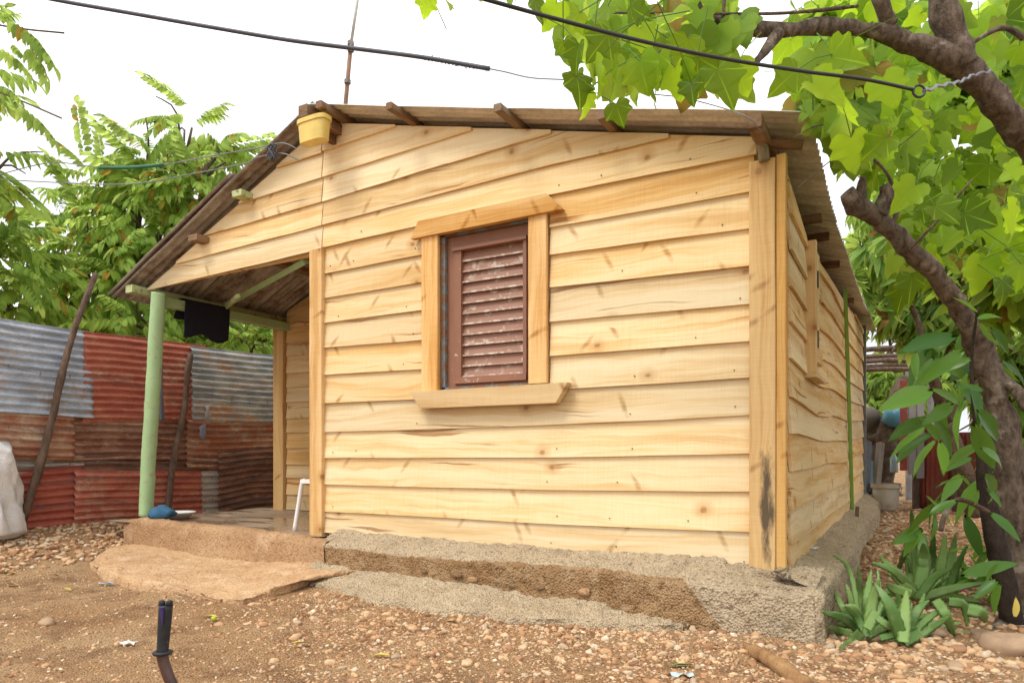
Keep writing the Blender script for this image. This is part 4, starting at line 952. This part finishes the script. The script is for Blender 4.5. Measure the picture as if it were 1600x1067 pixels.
lg = empty('dead_stump', lb, 'dark twisted dead trunk behind the bucket', 'stump')
for pts in ([(1362, 770, 10.5, .22), (1380, 715, 10.5, .19), (1388, 675, 10.5, .15), (1400, 625, 10.6, .12), (1412, 590, 10.7, .07)], [(1380, 715, 10.5, .15), (1410, 700, 10.4, .12), (1428, 682, 10.4, .08)], [(1390, 680, 10.5, .10), (1360, 690, 10.6, .09)]):
    q = smoothpath([P3(a, b_, d) for a, b_, d, r in pts], 6); obj('trunk', *tube(q, smoothvals([p[3] for p in pts], 6), 12, .25), M['bark_d'], lg, smooth=True)
bo = P3(1354, 655, 10.8)
st_ = empty('stacked_roof_tiles', P3(1362, 760, 10.9), 'grey stack of curved tiles under a round stone behind the house', 'tiles')
for k in range(7):
    p = P3(1365, 668+k*14, 10.9); obj('tile', *tube([p+Vector((-.3, 0, 0)), p+Vector((.25, -.02, .01*(k % 3)))], .075, 10), plain('grey_tile', (.28, .25, .22), .8), st_, smooth=True)
ico = lathe([(0, -.19), (.11, -.17), (.18, -.08), (.20, .02), (.16, .12), (.09, .18), (0, .195)], 18, bo)
rk = obj('round_stone', *ico, plain('grey_stone', (.20, .17, .14), .85, sc_=5.), smooth=True); tag(rk, 'round grey stone on top of the tile stack', 'stone')
bb = P3(1398, 650, 10.4); V, Fc = lathe([(0, -.17), (.12, -.16), (.17, -.04), (.15, .08), (.07, .13), (.05, .17), (.08, .21)], 16, bb)
V = np.array(V); V = V+np.stack([fbm(V*9+k*30, 3)*.07 for k in range(3)], 1)
tag(obj('plastic_bag', V, Fc, plain('blue_plastic', (.10, .33, .48), .3, .5), smooth=True), 'crumpled blue plastic bag hung on the dead trunk', 'bag')
bt = P3(1397, 738, 10.2); bt.z = max(bt.z, gh(bt.x, bt.y))
bo_ = empty('water_bottle', bt, 'small clear bluish bottle behind the bucket', 'bottle')
obj('body', *lathe([(0, 0), (.05, 0), (.055, .02), (.055, .16), (.05, .2), (.02, .25), (.02, .27)], 16, bt), plain('bottle_plastic', (.30, .42, .48), .15, .6), bo_, smooth=True)
obj('cap', *lathe([(.023, .265), (.023, .29), (0, .29)], 12, bt), plain('cap_blue', (.08, .2, .5), .4), bo_)
# boards leaning by the house end
for i, (x0, y0, x1, y1, c_) in enumerate(((1352, 775, 1356, 690, (.16, .17, .19)), (1360, 770, 1358, 720, (.20, .27, .30)), (1368, 770, 1376, 692, (.33, .29, .24)))):
    a = P3(x0, y0, 9.75); e = P3(x1, y1, 9.95)
    tag(obj('leaning_board', *tube([a, e], .055, 4), plain('board_grey_%d' % i, c_, .8)), ('dark steel grey', 'faded blue grey', 'pale weathered')[i]+' board leaning at the end of the house', 'board', 'boards at the house end')
gt = empty('plank_gate', P3(1425, 745, 9.7), 'grey plank gate with red edge beside the rusty red tin fence', 'gate')
for k in range(3):
    a = P3(1412+k*13, 735+k*6, 9.7); e = P3(1410+k*11, 595, 9.7); w_ = .05
    V, Fc = join([prism([(-w_, 0), (w_, 0), (w_, (e.z-a.z)), (-w_, (e.z-a.z))], 'y', -.012, .012)])
    obj('plank', V, Fc, (paint('gate_red', (.34, .07, .05), (.3, .2, .15), .6) if k == 0 else plain('gate_grey_%d' % k, (.34, .33, .32), .8, sc_=4.)), gt, M=Matrix.Translation(a) @ Matrix.Rotation(TH+.1, 4, 'Z'))
rf = empty('red_tin_fence', P3(1500, 755, 9.), 'rusty red upright tin fence across the end of the path', 'fence')
a = P3(1432, 748, 9.9); e = P3(1640, 765, 8.2); a.z = gh(a.x, a.y); e.z = gh(e.x, e.y); d = (e-a); L3 = d.length
for k in range(4):
    o_ = a+d*(k/4)+Vector((0, .012*(k % 2), 0)); sheet('tin_sheet', rf, o_+Vector((0, 0, 1.15-.1*(k % 2))), (0, 0, -1), d, 1.15-.1*(k % 2), L3/4+.05, metal_sheet('tin_back_%d' % k, (.34, .07, .05), (.24, .055, .045), (.13, .07, .05), .44, (5, 5, 1.2), .6, seed=k+30), .076, .011, nl=8)
for t in (.02, .35, .7): p = a+d*t; obj('post', *tube([p+Vector((-.03, -.06, -.1)), p+Vector((-.03, -.06, 1.35))], .045, 8, .2), M['stick'], rf)
sh_ = empty('pole_shelter', P3(1420, 760, 11.6), 'rough open shelter of crossed poles behind the house end', 'shelter')
for x0, y0, x1, y1, D1 in ((1340, 548, 1412, 543, 11.4), (1335, 558, 1455, 556, 11.2), (1335, 566, 1440, 562, 11.), (1340, 574, 1450, 571, 11.5), (1335, 578, 1460, 577, 11.), (1340, 545, 1440, 552, 12.)):
    q = [P3(x0, y0, D1), P3((x0+x1)/2, (y0+y1)/2-1.5, D1+.05), P3(x1, y1, D1+.1)]; obj('pole', *tube(q, .04, 7, .2), M['stick'], sh_)
for px in (1421, 1455):
    a = P3(px, 575, 11.3); obj('post', *tube([Vector((a.x, a.y, .1)), a], .06, 8, .2), plain('shelter_post', (.25, .24, .23), .8), sh_)

# ------------------------------------------------------------------ porch things
def cloth(name, V, n, m, mat, label, cat, parent=None):
    o = obj(name, V, gridfaces(n, m), mat, parent, smooth=True); sm = o.modifiers.new('thickness', 'SOLIDIFY'); sm.thickness = .004
    return tag(o, label, cat)
def fabric(name, col): 
    b = NB(name); n = b.noise(b.tc(), 60., 4); m_ = b.pbr(b.mix(n, tuple(q*.75 for q in col), tuple(min(1, q*1.2) for q in col)), .9, b.bump(n, .3, .003), .1); return m_
n, m = 30, 34; V = []
for i in range(n):
    yv = .28+.50*i/(n-1)
    for j in range(m):
        s_ = j/(m-1); f = fbm(np.array([[yv*7, s_*3, 2.]]), 2)[0]
        if s_ < .45: t = s_/.45; p = (-5.445-.02*(1-t)+.03*f*(1-t), yv+.02*(1-t)*math.sin(yv*20), 2.05+.03*math.sin(yv*17)+(2.39-2.05-.03*math.sin(yv*17))*t)
        elif s_ < .55: t = (s_-.45)/.1; p = (-5.445-.14*t, yv, 2.39+.012*math.sin(t*math.pi))
        else: t = (s_-.55)/.45; p = (-5.585-.04*t+.03*f*t, yv, 2.39-.17*t)
        V.append(p)
cloth('black_shirt', V, n, m, fabric('black_cloth', (.02, .02, .03)), 'black garment draped over the green porch beam', 'clothing')
V = []
a = at(249, 545, X=FX+.35)
for i in range(8):
    for j in range(24):
        s_ = j/23; V.append((a.x+.02*math.sin(i*1.4+s_*3), a.y-.04+.011*i*(1+.3*s_), a.z-s_*.75))
cloth('grey_trousers', V, 8, 24, fabric('grey_cloth', (.16, .17, .20)), 'dark grey trousers hanging on the tin fence behind the green post', 'clothing')
for px, py, col, lab in ((325, 643, (.42, .42, .44), 'black and white rag caught on the fence wire'), (318, 675, (.22, .25, .32), 'small blue grey sock hung on the fence below the rag')):
    a = at(px, py, X=FX+.20); V, Fc = lathe([(0, -.085), (.03, -.075), (.035, -.02), (.028, .04), (.04, .075), (0, .08)], 12, a); V = np.array(V); V[:, 0] = a.x+(V[:, 0]-a.x)*.4; V += np.stack([fbm(V*14+k*20, 2)*.05 for k in range(3)], 1)
    tag(obj('rag' if 'rag' in lab else 'sock', V, Fc, fabric('rag_%d' % px, col), smooth=True), lab, 'rag' if 'rag' in lab else 'sock')
bs = Vector((-5.62, .30, .285)); tag(obj('enamel_basin', *lathe([(0, .0), (.11, 0), (.17, .05), (.18, .055), (.178, .06), (.165, .056), (.108, .010), (0, .010)], 28, bs), plain('white_enamel', (.72, .72, .70), .25, .5, .1), smooth=True), 'shallow white basin on the porch floor behind the green post', 'basin')
c_ = at(252, 803, Y=-.03); V, Fc = lathe([(0, -.03), (.11, -.03), (.12, .0), (.09, .04), (.04, .06), (0, .062)], 22, c_); V = np.array(V); V += np.stack([fbm(V*16+k*20, 3)*.05 for k in range(3)], 1)
tag(obj('blue_cloth', V, Fc, fabric('blue_terry', (.05, .13, .22)), smooth=True), 'crumpled blue cloth lying beside the basin on the porch edge', 'cloth')
ch = empty('plastic_chair', (-3.64, .30, .28), 'white plastic chair half hidden behind the porch wall post', 'chair')
M['plast'] = plain('white_plastic', (.80, .79, .76), .35, .5, .08)
lt = at(472, 757, Y=.09); lf = at(460, 836, Y=.07)
for dx, dy in ((0, 0), (.0, .38), (.28, .0), (.28, .38)):
    q = [Vector((lf.x+dx*.9, lf.y+dy, .275)), Vector(((lf.x+lt.x)/2+dx-.004, lt.y+dy, .5)), Vector((lt.x+dx, lt.y+dy, .665)), Vector((lt.x+dx+.03, lt.y+dy, .69))]
    obj('leg', *tube(smoothpath(q, 4), .018, 8), M['plast'], ch, smooth=True)
obj('seat', *join([box(lt.x-.0, -3.452, lt.y-.02, lt.y+.42, .668, .700)]), M['plast'], ch)
for k in range(2): obj('backrest', *join([box(-3.478, -3.455, lt.y+.0+.26*k, lt.y+.14+.26*k, .70, 1.05)]), M['plast'], ch)

# sack
sb = P3(-48, 868, 6.1); sb.z = gh(sb.x, sb.y)-.01
prof = [(0, 0), (.36, .0), (.42, .05), (.41, .2), (.38, .4), (.365, .58), (.35, .70), (.33, .79), (.24, .84), (0, .82)]
V, Fc = lathe([tuple(z_) for z_ in resample(prof, 60)], 70, sb); V = np.array(V)
hgt = V[:, 2]-sb.z; V[:, 0] -= .10*hgt; V += np.stack([fbm(V*np.array([8, 8, 3.2])+k*20, 4)*.10 for k in range(3)], 1)*np.clip(hgt*5, 0, 1)[:, None]
b = NB('woven_sack'); v = b.tc(); n1 = b.noise(v, 4., 5); wv = b.n('TexWave', {'Vector': v, 'Scale': 60., 'Distortion': 2.}).outputs['Fac']
zz = b.n('SeparateXYZ', {'Vector': b.vadd(v, b.vmul(b.noise(v, 6., 3, o='Color'), (0., 0., .25)))}).outputs[2]
c = b.mix(b.ramp(n1, [(.4, 0.), (.65, 1.)]), (.74, .73, .72), (.62, .60, .58)); c = b.mix(b.ramp(zz, [(.16, .85), (.30, 0.)]), c, (.20, .15, .10))
V3 = V
tag(obj('woven_sack', V3, Fc, b.pbr(c, .55, b.bump(b.math('ADD', n1, b.math('MULTIPLY', wv, .1)), .7, .03), .3), smooth=True), 'full off white woven sack standing before the tin fence', 'sack')

# yellow box, antenna, cables
yb_ = empty('yellow_box', at(492, 215, Y=-.22), 'yellow plastic box fixed under the ridge end', 'box')
M['yel'] = plain('yellow_plastic', (.68, .50, .13), .45, .4, .25, 6.)
def taper(c_, w0, w1, d0, d1, z0, z1, seg=24):
    V = []
    for z, w_, d_ in ((z0, w0, d0), ((z0+z1)/2, (w0+w1)/2, (d0+d1)/2), (z1, w1, d1)):
        for k in range(seg):
            a = 2*math.pi*k/seg; q = .5; cs = math.copysign(abs(math.cos(a))**q, math.cos(a)); sn = math.copysign(abs(math.sin(a))**q, math.sin(a))
            V.append((c_.x+w_*cs, c_.y+d_*sn, c_.z+z))
    Fc = [(i*seg+k, i*seg+(k+1) % seg, (i+1)*seg+(k+1) % seg, (i+1)*seg+k) for i in range(2) for k in range(seg)]+[tuple(range(seg-1, -1, -1)), tuple(2*seg+k for k in range(seg))]
    return V, Fc
yc = at(491, 203, Y=-.25)
obj('body', *taper(yc, .118, .132, .05, .055, -.095, .045), M['yel'], yb_, smooth=False)
obj('lid', *taper(yc, .142, .142, .062, .062, .046, .078), M['yel'], yb_)
obj('bracket', *box(yc.x-.02, yc.x+.02, yc.y+.05, -.04, yc.z-.03, yc.z+.03), M['oldwood'], yb_)
an = empty('antenna_pole', at(540, 190, Y=1.5), 'thin rusty mast rising behind the ridge of the roof', 'mast')
obj('lower_tube', *tube([Vector((-4.58, 1.5, 2.9)), at(540, 162, Y=1.5), at(548, 72, Y=1.5)], .022, 8), plain('rusty_tube', (.26, .14, .09), .7), an, smooth=True)
obj('upper_tube', *tube([at(547, 80, Y=1.48), at(563, -30, Y=1.48)], .016, 8), plain('pale_tube', (.50, .48, .45), .5), an, smooth=True)
for py in (68, 78, 128): p = at(548 if py < 100 else 543, py, Y=1.49); obj('clamp', *tube([p+Vector((0, 0, -.02)), p+Vector((0, 0, .02))], .034, 8), M['wire'], an)
M['cable'] = plain('grey_cable', (.075, .08, .10), .5, .3); M['cable2'] = plain('black_cable', (.025, .028, .025), .45, .4); M['thin'] = plain('thin_wire', (.20, .21, .23), .5)
q = smoothpath([P3(-20, -22, 4.7), P3(85, 0, 4.6), P3(210, 22, 4.5), P3(330, 43, 4.4), P3(450, 63, 4.3), P3(560, 77, 4.2), P3(660, 90, 4.1), P3(765, 108, 4.0)], 5)
ca = empty('overhead_cable', q[0], 'slack grey cable crossing the sky above the roof', 'cable')
obj('cable', *tube(q, .0125, 8), M['cable'], ca, smooth=True)
sp2 = []
for k in range(70):
    t = k/69; c0_ = P3(660+105*t, 90+18*t, 4.1-.1*t); a = k*1.5; sp2.append(c0_+Vector((.012*math.cos(a), .0, .014*math.sin(a)))*(1+.5*(k % 9 == 0)))
obj('binding', *tube(sp2, .0028, 4), M['cable'], ca)
obj('tail_wire', *tube(smoothpath([P3(765, 108, 4.0), P3(790, 113, 4.), P3(830, 122, 3.95), P3(885, 125, 3.9), P3(925, 128, 3.9), P3(1000, 145, 3.85), P3(1060, 152, 3.8), P3(1115, 165, 3.75), P3(1165, 182, 3.6), P3(1190, 205, 3.62)], 5), .0035, 5), M['thin'], ca)
q = smoothpath([P3(720, -12, 2.0), P3(760, 0, 2.02), P3(880, 33, 2.08), P3(1000, 64, 2.14), P3(1120, 90, 2.2), P3(1250, 111, 2.28), P3(1350, 124, 2.34), P3(1425, 140, 2.4)], 5)
cb = empty('tree_cable', q[0], 'black cable tied by a ring to the big limb', 'cable')
obj('cable', *tube(q, .006, 8), M['cable2'], cb, smooth=True)
rc = P3(1436, 143, 2.4); obj('ring', *tube([rc+Vector((RT[0]*.02*math.cos(a), RT[1]*.02*math.cos(a), .02*math.sin(a))) for a in np.linspace(0, 6.6, 20)], .0042, 6), M['cable2'], cb, smooth=True)
q = smoothpath([P3(1443, 143, 2.4), P3(1475, 133, 2.75), P3(1500, 128, 3.1), P3(1520, 118, 3.27), P3(1548, 112, 3.36)], 6); q = [p+Vector((0, 0, .006*math.sin(k*1.9))) for k, p in enumerate(q)]
obj('tie_wire', *tube(q, .006, 5), M['thin'], cb)
wl_ = empty('clothes_wires', at(440, 240, Y=-.1), 'two thin wires running from the gable to the left trees', 'wires')
for pts, col in (([(-30, 282, 7.), (75, 255, 6.9), (160, 262, 6.7), (250, 258, 6.4), (330, 244, 6.), (400, 232, 5.7), (440, 224, 5.45), (462, 232, 5.4)], 'thin'), ([(-30, 278, 7.), (60, 284, 6.8), (200, 288, 6.4), (310, 270, 6.), (385, 255, 5.7), (400, 247, 5.65), (440, 240, 5.45), (470, 252, 5.42)], 'thin')):
    obj('wire', *tube(smoothpath([P3(*p) for p in pts], 6), .005, 5), M[col], wl_)
obj('hose_sleeve', *tube(smoothpath([P3(155, 262.5, 6.72), P3(205, 262, 6.55), P3(256, 257.5, 6.38)], 4), .016, 8), plain('green_hose', (.03, .16, .08), .4), wl_, smooth=True)
kn = [P3(425, 238, 5.45)+Vector((.05*math.sin(k*2.1), .02*math.cos(k*1.3), .06*math.cos(k*1.7)-.0*k)) for k in range(16)]
obj('knot', *tube(smoothpath(kn, 3), .006, 5), M['cable'], wl_)
vt = empty('eave_knob', at(1187, 225, Y=-.12), 'weathered stub of branch wedged under the eave at the house corner', 'stub')
obj('stub', *tube(smoothpath([at(1195, 252, Y=-.07), at(1190, 225, Y=-.09), at(1182, 212, Y=-.14)], 4), [.03]*5+[.033]*4, 9, .2), bark('grey_stub', (.20, .16, .10), (.34, .28, .19)), vt, smooth=True)
obj('pole', *tube([at(1190, 222, Y=-.05), Vector((.10, .0, 2.56))], .028, 9, .15), M['oldwood'], vt, smooth=True)

# foreground bar with a rubber grip
hb = P3(268, 1120, 2.0); hb.z = gh(hb.x, hb.y)
ba = empty('handle_bar', hb, 'bent steel bar with black rubber grip sticking up from the ground', 'bar')
q = smoothpath([Vector((hb.x+.05, hb.y+.02, hb.z-.03)), P3(290, 1120, 2.0), P3(264, 1058, 2.0), P3(254, 1025, 2.0), P3(256, 1000, 2.0)], 7)
obj('rod', *tube(q, .0155, 12), plain('brown_steel', (.085, .04, .03), .4, .5, .5, 20.), ba, smooth=True)
g0 = P3(254, 1018, 2.0); g1 = P3(259.5, 940, 2.0); q = [g0.lerp(g1, t) for t in (0, .05, .3, .6, .85, .93)]
M['rubber'] = plain('black_rubber', (.022, .023, .025), .6, .35, .3, 30.)
obj('grip', *tube(q, [.0175, .0155, .017, .018, .0185, .019], 16), M['rubber'], ba, smooth=True)
obj('flange', *tube([g0+Vector((0, 0, -.006)), g0, g0+Vector((0, 0, .003))], [.025, .0285, .023], 20), M['rubber'], ba, smooth=True)
tt = g0.lerp(g1, .9)
for s_ in (-1, 1): c_ = tt+Vector((RT[0]*s_*.0105, RT[1]*s_*.0105, 0)); obj('grip_lug', *tube([c_, c_+Vector((0, 0, .010)), c_+Vector((RT[0]*s_*.001, 0, .016)), c_+Vector((RT[0]*s_*.001, 0, .019))], [.009, .009, .009, .005], 8), M['rubber'], ba, smooth=True)
obj('grip_slit', *tube([tt+Vector((-FW[0]*.021, -FW[1]*.021, -.045)), tt+Vector((-FW[0]*.0225, -FW[1]*.0225, .004))], [.002, .006], 6), plain('purple_tape', (.06, .04, .16), .5), ba)

# ------------------------------------------------------------------ stones, litter
def icosphere(sub):
    t = (1+5**.5)/2; V = [(-1, t, 0), (1, t, 0), (-1, -t, 0), (1, -t, 0), (0, -1, t), (0, 1, t), (0, -1, -t), (0, 1, -t), (t, 0, -1), (t, 0, 1), (-t, 0, -1), (-t, 0, 1)]
    Fc = [(0, 11, 5), (0, 5, 1), (0, 1, 7), (0, 7, 10), (0, 10, 11), (1, 5, 9), (5, 11, 4), (11, 10, 2), (10, 7, 6), (7, 1, 8), (3, 9, 4), (3, 4, 2), (3, 2, 6), (3, 6, 8), (3, 8, 9), (4, 9, 5), (2, 4, 11), (6, 2, 10), (8, 6, 7), (9, 8, 1)]
    V = [np.array(v_)/np.linalg.norm(v_) for v_ in V]
    for _ in range(sub):
        mid = {}; F2 = []
        def mp(a, b_):
            k = (min(a, b_), max(a, b_))
            if k not in mid: q_ = V[a]+V[b_]; V.append(q_/np.linalg.norm(q_)); mid[k] = len(V)-1
            return mid[k]
        for a, b_, c_ in Fc:
            x, y_, z_ = mp(a, b_), mp(b_, c_), mp(c_, a); F2 += [(a, x, z_), (b_, y_, x), (c_, z_, y_), (x, y_, z_)]
        Fc = F2
    return np.array(V), np.array(Fc)
b = NB('pebble'); r = b.island(); n1 = b.noise(b.tc(), 60., 4)
c = b.ramp(r, [(0., (.24, .125, .065)), (.25, (.41, .22, .11)), (.5, (.54, .33, .175)), (.72, (.62, .43, .25)), (.9, (.42, .31, .21)), (1., (.74, .62, .46))])
c = b.mix(b.ramp(n1, [(.45, 0.), (.7, .45)]), c, (.27, .16, .09))
M['pebble'] = b.pbr(c, .8, b.bump(n1, .3, .004), .25)
def stones(name, N, X0, X1, Y0, Y1, dens, smin, smax, sub, label, power=2.2, sink=.3):
    xs = X0+(X1-X0)*rng.random(N); ys = Y0+(Y1-Y0)*rng.random(N)
    dx = xs-CAM[0]; dy = ys-CAM[1]; dp = dx*FW[0]+dy*FW[1]; px = CX+F*(dx*RT[0]+dy*RT[1])/np.maximum(dp, .1)
    k = (rng.random(N) < dens(xs, ys, px)) & (dp > .8) & (px > -80) & (px < 1700)
    xs, ys = xs[k], ys[k]; n = len(xs); s_ = smin+(smax-smin)*rng.random(n)**power
    ang = rng.random(n)*6.28; A = np.zeros((n, 4, 4)); e = np.stack([s_*(.8+.6*rng.random(n)), s_*(.65+.4*rng.random(n)), s_*(.45+.35*rng.random(n))], 1)
    ti = rng.normal(size=n)*.35
    ca_, sa = np.cos(ang), np.sin(ang); ct, st2 = np.cos(ti), np.sin(ti)
    A[:, 0, 0] = ca_*e[:, 0]; A[:, 1, 0] = sa*e[:, 0]*ct; A[:, 2, 0] = sa*e[:, 0]*st2
    A[:, 0, 1] = -sa*e[:, 1]; A[:, 1, 1] = ca_*e[:, 1]*ct; A[:, 2, 1] = ca_*e[:, 1]*st2
    A[:, 1, 2] = -st2*e[:, 2]; A[:, 2, 2] = ct*e[:, 2]
    A[:, 0, 3] = xs; A[:, 1, 3] = ys; A[:, 2, 3] = gfull(xs, ys)+e[:, 2]*(.5-sink)
    T = []
    for q_ in range(5):
        V, Fc = icosphere(sub); V = V*(1+.9*fbm(V*1.3+q_*13, 2))[:, None]; T.append((V, Fc))
    V, Fc = scatter(T, A, rng.integers(0, 5, n))
    o = obj(name, V, Fc, M['pebble'], smooth=True, kind='stuff'); o['label'] = label; o['category'] = 'gravel'
def ss(a, b_, x): t = np.clip((x-a)/(b_-a), 0, 1); return t*t*(3-2*t)
def free(x, y): return ((y < -.40) | (x > .27) | (x < -6.0)).astype(float)
def apron_free(x, y): return 1-((x < -2.7) & (x > -6) & (y > -1.15-.12*(x+4.4)) & (y > -1.0)).astype(float)*.95
def d_front(x, y, px): return free(x, y)*apron_free(x, y)*(.22+.78*ss(330, 620, px))*(x < 1.5)*(.55+.9*np.clip(fbm(np.stack([x*1.3, y*1.3, x*0], 1), 2)+.3, 0, 1))
stones('pebbles', 60000, -6, 1.6, -3., -.3, d_front, .003, .012, 0, 'fine tan pebbles scattered before the footing', 2., .45)
stones('gravel', 8500, -3.6, 1.6, -2.9, -.3, lambda x, y, px: d_front(x, y, px)*(.4+.9*ss(-1.9, -.6, y)), .007, .027, 1, 'rounded orange and cream stones along the footing', 3., .45)
def d_path(x, y, px): return (x > .26)*(.35+.65*ss(6.6, 4.8, y))*(1-.6*ss(2.2, 3.2, x))
stones('path_gravel', 15000, .2, 3.4, -.6, 8.6, d_path, .008, .030, 1, 'reddish stones covering the side path', 1.8, .4)
def d_pile(x, y, px): return ss(-5.15, -5.5, x)*ss(-2.6, -1.4, y)*ss(.5, .2, y)*(px < 215)
stones('fence_gravel', 3400, -6.6, -5.0, -3, .6, d_pile, .008, .034, 1, 'loose orange rubble at the foot of the tin fence', 2.)
yl = NB('dead_leaf'); r = yl.rand(); yl_m = yl.pbr(yl.ramp(r, [(0, (.55, .42, .06)), (.5, (.62, .50, .10)), (1., (.45, .26, .07))]), .6)
gl_m = plain('green_litter', (.12, .26, .04), .5); lmesh = {}
for k, mt in (('y', yl_m), ('g', gl_m)):
    m_ = mesh('fallen_leaf', *lance[2]); m_.materials.append(mt); lmesh[k] = m_
for px, py, kd, s_, lab in ((25, 899, 'y', .13, 'yellow leaf lying by the sack'), (8, 912, 'y', .12, 'yellow leaf at the picture edge below the sack'), (111, 922, 'y', .10, 'small yellow leaf on bare earth left of the apron'), (316, 965, 'y', .11, 'yellow leaf on earth just beyond the rubber grip'), (466, 964, 'y', .08, 'curled yellow leaf right of the apron tip'), (486, 1003, 'y', .11, 'long yellow leaf on gravel below the apron'), (610, 1023, 'y', .09, 'pale yellow leaf among gravel below the mortar spill'), (696, 972, 'g', .07, 'single green leaf at the foot of the mortar spill'), (1083, 1039, 'g', .11, 'green strip of leaf on gravel before the aloes'), (92, 900, 'y', .09, 'yellow leaf on earth between sack and apron')):
    p = at(px, py, Z=0.); p.z = gh(p.x, p.y)+.012; a = rng.random()*6.28
    o = inst('fallen_leaf', lmesh[kd], None, frame(p, (RT[0]*math.cos(a)+.3*math.sin(a), RT[1]*math.cos(a), .06), (.1*rng.normal(), .1, 1), s_)); tag(o, lab, 'leaf', 'leaves fallen on the ground')
for px, py, col, lab, nm in ((166, 914, (.30, .42, .55), 'scrap of blue plastic on the bare earth', 'plastic_scrap'), (197, 1008, (.70, .66, .60), 'crumpled white wrapper left of the rubber grip', 'wrapper'), (1066, 1055, (.45, .58, .62), 'thin pale blue plastic strip on the gravel', 'plastic_strip'), (1272, 870, (.55, .55, .56), 'crumpled clear plastic on the side footing', 'plastic_scrap')):
    p = at(px, py, Z=.24 if py == 870 else 0.); p.z = (.285 if py == 870 else gh(p.x, p.y))+.008
    n = 9; A, B = np.meshgrid(np.linspace(-.045, .045, n), np.linspace(-.02, .02, n), indexing='ij'); h = .02*fbm(np.stack([A*40+px, B*40, A*0], -1).reshape(-1, 3), 2)+.008
    tag(obj(nm, np.stack([A.ravel(), B.ravel(), h], 1), gridfaces(n, n), plain(nm+str(px), col, .35, .5), smooth=True, M=Matrix.Translation(p) @ Matrix.Rotation(TH, 4, 'Z')), lab, 'litter')
p = at(334, 972, Z=0.); p.z = gh(p.x, p.y)+.014; tag(obj('green_fruit', *lathe([(0, -.014), (.010, -.011), (.0145, 0), (.011, .010), (.003, .013), (0, .012)], 14, p), plain('lime_skin', (.40, .50, .05), .4), smooth=True), 'tiny green fruit on the earth near the rubber grip', 'fruit')
rt_ = empty('surface_root', at(1216, 1044, Z=0), 'orange brown root breaking through the gravel before the aloes', 'root')
q = smoothpath([at(1165, 1012, Z=-.02), at(1190, 1022, Z=.025), at(1225, 1045, Z=.03), at(1262, 1075, Z=.0)], 6); obj('root', *tube(q, list(np.linspace(.028, .035, len(q))), 10, .3), bark('orange_root', (.26, .14, .06), (.42, .25, .12)), rt_, smooth=True)
r2 = empty('surface_root', at(1500, 1010, Z=0), 'dark knotted root crossing behind the sprawling aloe to the trunk', 'root')
for pts in ([(1450, 1010, 3.6, .03), (1480, 1018, 3.5, .035), (1530, 1003, 3.6, .04), (1580, 975, 3.8, .06)], [(1410, 1030, 3.45, .03), (1450, 1035, 3.4, .03), (1520, 1050, 3.3, .02), (1620, 1035, 3.3, .015)]):
    q = smoothpath([P3(a, b_, d) for a, b_, d, r in pts], 6); obj('root', *tube(q, smoothvals([p[3] for p in pts], 6), 10, .3), M['bark_j'], r2, smooth=True)
for px, py, s_, lab in ((1455, 985, .07, 'brown stone under the sprawling aloe'), (1575, 1010, .12, 'big tan boulder at the foot of leaning trunk'), (1492, 1033, .035, 'round brown stone beside the dark root'), (74, 968, .05, 'flat pale stone on the bare earth below the sack'), (1535, 990, .06, 'tan stone between roots near leaning trunk')):
    p = at(px, py, Z=.02); V, Fc = icosphere(2); V = V*(1+.5*fbm(V*1.2+px, 3))[:, None]*np.array([s_, s_*.8, s_*.55])
    tag(obj('stone', V, Fc, plain('stone_%d' % px, (.36, .24, .15), .85, sc_=14.), smooth=True, M=Matrix.Translation((p.x, p.y, gh(p.x, p.y)+s_*.2))), lab, 'stone', 'larger loose stones')
st = at(1292, 795, Z=.26); obj('peg', *tube([Vector((.13, 3.6, .25)), Vector((.135, 3.62, .39))], .016, 7, .2), M['stick'], house)
p = P3(1585, 965, 3.6); o = inst('fallen_leaf', lmesh['y'], None, frame(p, (.1, 0, .9), (FW[0]*-1, FW[1]*-1, .2), .11)); tag(o, 'orange yellow leaf stuck upright against the trunk base', 'leaf', 'leaves fallen on the ground')
p = P3(1502, 880, 4.5); tag(obj('pink_petal', *lathe([(0, 0), (.02, .01), (.026, .03), (.018, .05), (0, .045)], 10, Vector((p.x, p.y, gh(p.x, p.y)))), plain('magenta', (.55, .05, .25), .5), smooth=True), 'pink petal on the path behind the tallest aloe', 'petal')

for px, py, s_ in ((662, 893, .020), (713, 899, .034), (738, 905, .030), (800, 915, .026), (842, 918, .036), (912, 925, .034), (962, 931, .030), (1012, 938, .026), (1128, 944, .045), (1160, 950, .038), (1198, 955, .046), (1225, 960, .034)):
    q_ = at(px, py, Y=-.352); V, Fc = icosphere(2); V = V*(1+.5*fbm(V*1.2+px, 3))[:, None]*np.array([s_*1.2, s_*.6, s_*.6])
    obj('embedded_stone', V, Fc, M['found'] if px % 3 else M['curb'], fo, smooth=True, M=Matrix.Translation((q_.x, q_.y+.006, q_.z)))
